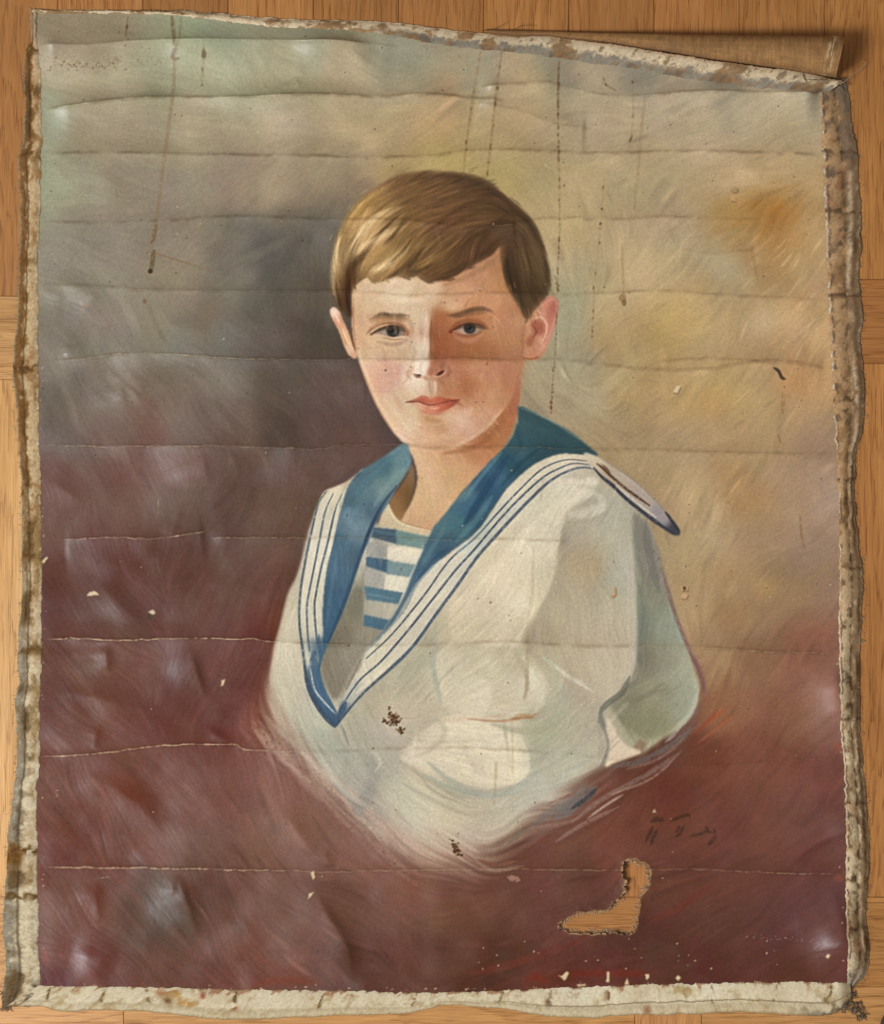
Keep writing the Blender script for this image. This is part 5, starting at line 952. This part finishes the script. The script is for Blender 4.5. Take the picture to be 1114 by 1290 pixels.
def col_right(t, u, x, y, sd):
    n1 = stains(t.shape, sd + 11, 36); n2 = stains(t.shape, sd + 12, 8); n3 = stains(t.shape, sd + 13, 2.0)
    c = np.ones(t.shape + (3,)) * hexc('a3825c'); c = mixc(c, 'c9b898', smooth(520, 980, y) * .8); c = mixc(c, '84633f', smooth(-.5, 1.0, n1 + .5 * n2) * (.45 + .35 * smooth(900, 500, y)))
    g = smooth(.48, .62, t + .07 * n2); c = mixc(c, '6d543a', g * .85); c = mixc(c, 'bba789', gline(t, .70 + .05 * np.sin(u / 55), .08) * smooth(-.4, .8, n1) * .75); c = mixc(c, 'b9ab90', gline(t, .93, .06) * smooth(0, 1, n2) * .6)
    c = mixc(c, '6b5a48', smooth(.2, 1.4, -n1 + .5 * n2) * .65 * smooth(520, 150, y)); c = mixc(c, '5b4f43', smooth(130, 108, y) * .6)
    c = mixc(c, '4a3a2b', smooth(1.0, 1.8, n2 + .5 * n3) * .6); c = mixc(c, 'd9cdb5', gline(t, .04, .05) * smooth(-.3, .6, n2) * .8); c = mixc(c, '4a3524', gline(t, .11, .04) * smooth(-.9, .5, n2) * .8); c = mixc(c, '9a6648', smooth(1.1, 2.0, stains(t.shape, sd + 14, 16)) * .4)
    for yy, a_ in ((193, .7), (268, .8), (373, .8), (504, .8), (605, .9), (716, .7), (790, .8), (906, .7), (1012, .8), (1108, 1.0), (1170, .7)): c = mixc(c, '4a3320', gline(y + 1.6 * n2, yy, 2.4) * a_ * smooth(-.7, .5, n2 + .3))
    c = mixc(c, '8f8575', smooth(1208, 1236, y) * .7); c = mixc(c, '3f3023', smooth(.6, 1.4, n2) * smooth(1215, 1238, y) * .7)
    c = mixc(c, '6b553c', smooth(.3, 1.5, n2) * .3); return c * (1 + .05 * n3)[..., None]
def col_bottom(t, u, x, y, sd):
    n1 = stains(t.shape, sd + 11, 40); n2 = stains(t.shape, sd + 12, 9); n3 = stains(t.shape, sd + 13, 2.2)
    c = np.ones(t.shape + (3,)) * hexc('cdbfa0'); c = mixc(c, 'c4b392', smooth(.2, 1.4, n1) * .6); c = mixc(c, 'ddd3ba', smooth(.2, 1.4, -n1) * .5)
    c = mixc(c, '5a4630', gline(t + .03 * np.sin(u / 60) , .60, .022) * smooth(560, 700, x) * .75); c = mixc(c, 'b29d78', smooth(.60, .66, t) * .35)
    c = mixc(c, '5b2f24', gline(t, 0.0, .05) * smooth(-.2, .8, n2) * .75); c = mixc(c, '8e4335', gline(t, .12, .07) * smooth(.6, 1.4, n2) * .7)
    for xx, a_, sl in ((62, .9, 3), (131, .8, 4), (188, .7, -4), (296, .9, 5), (297, .6, 2), (405, .95, 4), (523, .9, 5), (632, .7, 5), (694, .5, 0), (768, .9, 3), (866, .4, 0), (897, .9, -2), (975, .95, 3), (1046, .9, 3)):
        xl = xx + sl * (.4 - t) * 2; c = mixc(c, '5c4428', gline(x + 1.5 * n2, xl, 1.9) * a_ * smooth(-.5, .5, n2 + .3) * smooth(.72, .6, t) * smooth(.02, .1, t))
    for xx, tt, r_, h in ((212, .5, 6, '5a3a22'), (235, .55, 14, 'a9793e'), (205, .2, 14, '9a6248'), (225, .25, 16, 'b08c50'), (256, .25, 4, '8d4a38'), (297, .6, 4, '96553c'), (768, .2, 5, '6a4428'), (815, .85, 4, '7d4234'), (862, .2, 12, 'b09a6a'), (690, .5, 3, '57402a')):
        c = mixc(c, h, np.exp(-((x - xx) / r_) ** 2 - ((t - tt) / .14) ** 2) * smooth(-.9, .5, n2 + .2) * .9)
    c = mixc(c, '77603f', gline(t, 1.0, .05) * .6); c = mixc(c, '5f5342', smooth(985, 1050, x) * smooth(.7, .95, t + .1 * n2) * .85); c = mixc(c, '6f5f4a', smooth(1052, 1066, x) * .7)
    c = mixc(c, '75664f', smooth(46, 30, x) * .8 * smooth(-.8, .4, n2 + .2)); c = mixc(c, '4c3a28', smooth(.9, 1.6, n2) * smooth(60, 36, x) * .8)
    c = mixc(c, '9d835a', smooth(.2, 1.5, n2) * .45); return c * (1 + .03 * n3)[..., None]
def col_top(t, u, x, y, sd):
    n1 = stains(t.shape, sd + 11, 30); n2 = stains(t.shape, sd + 12, 8); n3 = stains(t.shape, sd + 13, 2.2)
    c = np.ones(t.shape + (3,)) * hexc('cdb998'); c = mixc(c, 'd3c2a2', smooth(.1, .8, n2) * .5)
    gz = smooth(430, 560, x)
    c = mixc(c, '756d60', gz * smooth(.52, .30, t + .13 * n2) * .85); c = mixc(c, '4f473c', gz * smooth(.4, .1, t + .1 * n2) * smooth(-.4, .9, n1) * .7)
    c = mixc(c, '805c38', smooth(0, 1.3, n1 + .6 * n2) * .75); c = mixc(c, '7a6a58', smooth(.7, 1.5, n2) * smooth(360, 460, x) * .55)
    c = mixc(c, '6f4a2c', gline(x, 225, 22) * smooth(-.3, .8, n2) * .75); c = mixc(c, '8b5a35', gline(x, 170, 20) * smooth(-.1, .9, n2) * .6)
    c = mixc(c, '7d4f30', smooth(.86, 1., t) * .55 * smooth(300, 700, x))
    c = mixc(c, '80684a', smooth(.3, 1.5, n2) * .5); return c * (1 + .04 * n3)[..., None]

O_LEFT = [(38, 12), (38, 50), (33, 65), (30, 100), (32, 140), (29, 180), (24, 200), (25, 240), (26, 300), (24, 340), (22, 400), (18, 440), (17, 470), (22, 520), (24, 570), (27, 610), (28, 680), (28, 750), (24, 800), (22, 830), (25, 860), (20, 890), (22, 930), (20, 970), (15, 1020), (10, 1060), (8, 1100), (5, 1140), (4, 1180), (8, 1215), (4, 1250), (3, 1270)]
O_BOTTOM = [(8, 1268), (50, 1268), (80, 1274), (130, 1272), (200, 1276), (260, 1283), (310, 1284), (400, 1280), (500, 1277), (540, 1271), (556, 1266), (600, 1268), (650, 1273), (690, 1280), (740, 1282), (800, 1278), (870, 1278), (920, 1275), (980, 1277), (1030, 1280), (1056, 1274), (1072, 1258)]
O_RIGHT = [(1062, 98), (1069, 115), (1072, 150), (1079, 190), (1084, 250), (1085, 320), (1082, 350), (1087, 400), (1084, 430), (1090, 500), (1087, 540), (1079, 570), (1077, 620), (1081, 690), (1087, 720), (1085, 800), (1083, 850), (1084, 920), (1089, 980), (1091, 1010), (1095, 1060), (1094, 1100), (1092, 1150), (1095, 1200), (1090, 1228), (1076, 1244)]
O_TOP = [(38, 11), (120, 13), (200, 13), (240, 14), (300, 19), (370, 24), (450, 26), (500, 29), (560, 36), (640, 45), (680, 43), (720, 50), (780, 58), (840, 68), (900, 78), (960, 86), (1010, 93), (1060, 104)]
E_LEFT2 = E_LEFT[:-1] + [(50, 1240), (30, 1262)]
margin(E_LEFT2, O_LEFT, 34, lambda t, u, n: 1.2 * np.sin(np.pi * np.clip(t * 1.5, 0, 1)) ** .8 + (.6 + .4 * n) * np.exp(-((t - .82) / .12) ** 2) + .3 * n * t, col_left, 910, 'stained unpainted edge strip with rusty brown blotches', 1.2)
margin(E_RIGHT, O_RIGHT, 42, lambda t, u, n: 1.5 * np.sin(np.pi * np.clip(t * 1.75, 0, 1)) ** .8 + (.9 + .5 * n) * np.exp(-((t - .76 - .04 * np.sin(u / 50)) / .13) ** 2) + .35 * n * t, col_right, 940, 'frayed double-folded edge strip, grey and cream', 1.3)
margin(E_BOTTOM, O_BOTTOM, 34, lambda t, u, n: 1.1 * np.sin(np.pi * np.clip(t * 1.55, 0, 1)) ** .7 + 1.3 * np.exp(-((t - .82) / .14) ** 2) + .25 * n * t, col_bottom, 970, 'cream primed edge strip cracked across at intervals', 1.0)
margin(E_TOP, O_TOP, 24, lambda t, u, n: 1.2 * np.sin(np.pi * np.clip(t * 1.1, 0, 1)) ** .7 + .3 * n * t + 5.0 * t * smooth(600, 900, u), col_top, 1000, 'narrow dirty edge strip, cream with grey grime', 1.0)

# ---------------------------------------------------------------- linen back showing where the upper edge curls over
nu, nv = 430, 64
ux = np.linspace(612, 1064, nu)
ytop = np.interp(ux, [612, 650, 720, 840, 1064], [37.5, 38, 40, 42.5, 46]); ylow = np.interp(ux, [612, 650, 690, 720, 780, 840, 900, 960, 1010, 1064], [41, 44, 46, 52, 60, 70, 80, 88, 95, 102])
ymar = ylow.copy(); ylow = ylow - 5 * smooth(640, 760, ux)
rr = (ylow - ytop) / 2; yc = (ylow + ytop) / 2
ph = np.linspace(-1.0, 4.6, nv)[None]
wob = 1 + .02 * vnoise(nu, nv, 50, 1101, 20)
shr = 1 - .05 * np.clip(ph - 3.0, 0, 9)
hgt = .95
Xr = ux[:, None] + np.cos(ph) * 0 + smooth(1000, 1064, ux)[:, None] * (-5 - 6 * np.cos(ph)) + 0 * ph
Yr = yc[:, None] + rr[:, None] * shr * np.cos(ph) * wob
Zr = (rr[:, None] * hgt * (1 + shr * np.sin(ph)) * wob) * .5 + .5
fl = 6; tt_ = np.linspace(0, 1, fl)[None]     # the sheet runs from under the margin to the foot of the roll
Yr[:, :fl] = (ymar + 7)[:, None] * (1 - tt_) + Yr[:, fl:fl + 1] * tt_; Zr[:, :fl] = .5 * (1 - tt_) + Zr[:, fl:fl + 1] * tt_ ** 2.5
zz = Zr * .001; k = (CAM_H - zz) / CAM_H
V = np.stack([(Xr - W / 2) * PX * k, (H / 2 - Yr) * PX * k, zz], -1).reshape(-1, 3)
wv = .5 + .5 * np.sin(np.arange(nu) * 2.1)[:, None] * np.ones((1, nv)); n2 = fbm(nu, nv, 5, 1110, 3); n4 = vnoise(nu, nv, 40, 1111, 1.2); n5 = vnoise(nu, nv, 1.3, 1112, 18); n6 = fbm(nu, nv, 60, 1113, 3)
c = np.ones((nu, nv, 3)) * hexc('846038')
c = mixc(c, '6b4d33', smooth(-.2, 1.4, n6) * .6); c = c * (1 + .035 * n4 + .04 * n5 + .04 * n2)[..., None]
c = mixc(c, 'cdbb9c', (gline(ux, 1050, 5)[:, None] * smooth(-.1, .9, n2 + n5)) * .8)
c = mixc(c, '4f3a28', smooth(1.0, -.4, ph + 0 * n2) * .35)  # shade at the foot of the roll put into the linen colour
qq = grid_quads(nu, nv)
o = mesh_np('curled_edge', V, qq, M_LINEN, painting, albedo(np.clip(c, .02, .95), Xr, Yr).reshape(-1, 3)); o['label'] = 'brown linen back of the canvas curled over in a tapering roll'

# ---------------------------------------------------------------- loose threads and frayed corners
def tube(name, pts, r, mat, parent, sides=6):
    """pts: (photo x, photo y, height mm)"""
    p = catmull([(a, b, c_) for a, b, c_ in pts], 2.5)
    P = np.array([(*world_xy(a, b, c_ * .001), c_ * .001) for a, b, c_ in p])
    n = len(P); T = np.gradient(P, axis=0); T /= np.linalg.norm(T, axis=1)[:, None] + 1e-9
    A = np.cross(T, (0, 0, 1.0)); A /= np.linalg.norm(A, axis=1)[:, None] + 1e-9; B = np.cross(T, A)
    th = np.arange(sides) * 2 * np.pi / sides; rad = r * np.interp(np.linspace(0, 1, n), [0, .1, .8, 1], [.8, 1, .8, .35])[:, None, None]
    V = P[:, None] + rad * (A[:, None] * np.cos(th)[None, :, None] + B[:, None] * np.sin(th)[None, :, None])
    i = np.arange(n * sides).reshape(n, sides); j = np.roll(i, -1, 1)
    q = np.stack([i[:-1], j[:-1], j[1:], i[1:]], -1).reshape(-1, 4)
    return mesh_np(name, V.reshape(-1, 3), q, mat, parent)

def tufts(name, seeds, mat, n, length, rad, zmax, seed, label):
    """many fibres joined to one frayed tuft"""
    r = np.random.default_rng(seed); VV = []; QQ = []; base = 0; sides = 4
    for k in range(n):
        x, y, ang, spread = seeds[r.integers(len(seeds))]
        x += r.normal(0, 2.0); y += r.normal(0, 2.0); a = ang + r.normal(0, spread); L_ = length * r.uniform(.4, 1.2); z0 = r.uniform(.3, zmax); cv = r.normal(0, .9)
        tt = np.linspace(0, 1, 7); aa = a + cv * tt
        px = x + np.cumsum(np.cos(aa)) * L_ / 7; py = y + np.cumsum(np.sin(aa)) * L_ / 7; pz = np.maximum(z0 * (1 - tt * .8) + r.normal(0, .25) * np.sin(tt * 3), .15)
        P = np.stack([(px - W / 2) * PX, (H / 2 - py) * PX, pz * .001], -1)
        T = np.gradient(P, axis=0); T /= np.linalg.norm(T, axis=1)[:, None] + 1e-9; A = np.cross(T, (0, 0, 1.0)); A /= np.linalg.norm(A, axis=1)[:, None] + 1e-9; B = np.cross(T, A)
        th = np.arange(sides) * 2 * np.pi / sides; rd = rad * r.uniform(.6, 1.2)
        V = P[:, None] + rd * (A[:, None] * np.cos(th)[None, :, None] + B[:, None] * np.sin(th)[None, :, None])
        i = np.arange(7 * sides).reshape(7, sides) + base; j = np.roll(i, -1, 1)
        VV.append(V.reshape(-1, 3)); QQ.append(np.stack([i[:-1], j[:-1], j[1:], i[1:]], -1).reshape(-1, 4)); base += 7 * sides
    o = mesh_np(name, np.vstack(VV), np.vstack(QQ), mat, painting); o['kind'] = 'stuff'; o['label'] = label
    return o
tube('frayed_thread', [(1052, 106, 6), (1062, 104, 7), (1072, 96, 6), (1084, 86, 4)], .00028, M_THREAD, painting)
tube('frayed_thread', [(1078, 92, 3), (1086, 86, 4), (1090, 80, 4), (1086, 77, 3), (1084, 82, 2)], .00018, M_THREAD, painting)
tube('frayed_thread', [(1010, 93, 7), (1016, 103, 8), (1026, 106, 7), (1044, 103, 7)], .00035, M_THREAD, painting)
tube('frayed_thread', [(1012, 100, 7), (1024, 101, 8), (1050, 102, 8), (1066, 100, 6)], .00025, M_THREAD, painting)
tube('stray_fibre', [(606, 39, 1), (622, 37, 4), (636, 30, 3), (640, 26, 1)], .00014, M_HAIRDK, painting)
tube('stray_fibre', [(648, 39, .8), (655, 33, 3), (668, 32, 2), (676, 34, .8)], .00014, M_HAIRDK, painting)
tube('stray_fibre', [(1086, 1160, .6), (1090, 1176, 2), (1096, 1190, .6)], .00012, M_HAIRDK, painting)
tufts('frayed_corner', [(1068, 1252, .3, .5), (1078, 1262, .9, .5), (1084, 1275, 1.2, .4), (1074, 1268, 1.2, .6), (1064, 1262, .8, .8)], M_DIRTY, 90, 12, .0003, 2.5, 1201, 'ragged brown tuft at the lower corner')
tufts('frayed_corner', [(12, 1262, 2.4, .8), (8, 1250, 2.6, .6), (10, 1268, 1.8, .6)], M_DIRTY, 70, 8, .00014, 1.5, 1202, 'grubby frayed lower corner')
tufts('frayed_corner', [(1040, 112, -.3, 1.2), (1050, 106, 0, 1.2), (1060, 108, .2, 1.0), (1020, 105, .1, .9)], M_THREAD, 110, 11, .00016, 5, 1203, 'ragged threads where the roll meets the side strip')
hp2 = catmull(HOLE, 4, True); ctr = hp2.mean(0)
hs = []
for i in range(len(hp2)):
    tn = hp2[(i + 1) % len(hp2)] - hp2[i - 1]; hs.append((hp2[i][0], hp2[i][1], math.atan2(tn[0], -tn[1]), .7))
tufts('hole_fringe', hs, M_PALE, 460, 4.6, .00013, 2.2, 1204, 'fringe of broken threads round the torn hole')
er = resample(O_RIGHT, 300)[0]; tufts('edge_fringe', [(x, y, 0, .9) for x, y in er], M_THREAD, 420, 4.5, .00012, 1.2, 1205, 'short frayed threads along the strip')
el = resample(O_LEFT, 300)[0]; tufts('edge_fringe', [(x, y, math.pi, .9) for x, y in el], M_THREAD, 300, 3.6, .00011, 1.0, 1206, 'short frayed threads along the strip')
#eb = resample([(980, 1278), (1030, 1281), (1056, 1276)], 60)[0]; tufts('edge_fringe', [(x, y, 1.2, .7) for x, y in eb], M_DIRTY, 140, 6, .00018, 1.2, 1207, 'short frayed threads along the strip')

# ---------------------------------------------------------------- dark rounded foot just entering the corner
prof = [(0, 0), (20.5, 0), (22, .8), (22.4, 3), (21.5, 8), (18, 11.5), (10, 13), (0, 13.2)]
sd = 48; th = np.arange(sd) * 2 * np.pi / sd; cx_, cy_ = world_xy(1151, 1301)
V = np.array([[(cx_ + r_ * .001 * math.cos(a), cy_ + r_ * .001 * math.sin(a), .0002 + z_ * .001) for a in th] for r_, z_ in prof]).reshape(-1, 3)
i = np.arange(len(prof) * sd).reshape(len(prof), sd); j = np.roll(i, -1, 1)
o = mesh_np('furniture_foot', V, np.stack([i[:-1], j[:-1], j[1:], i[1:]], -1).reshape(-1, 4), M_DARK)
tag(o, 'dark grey rounded foot on the parquet beside the frayed corner', 'foot')
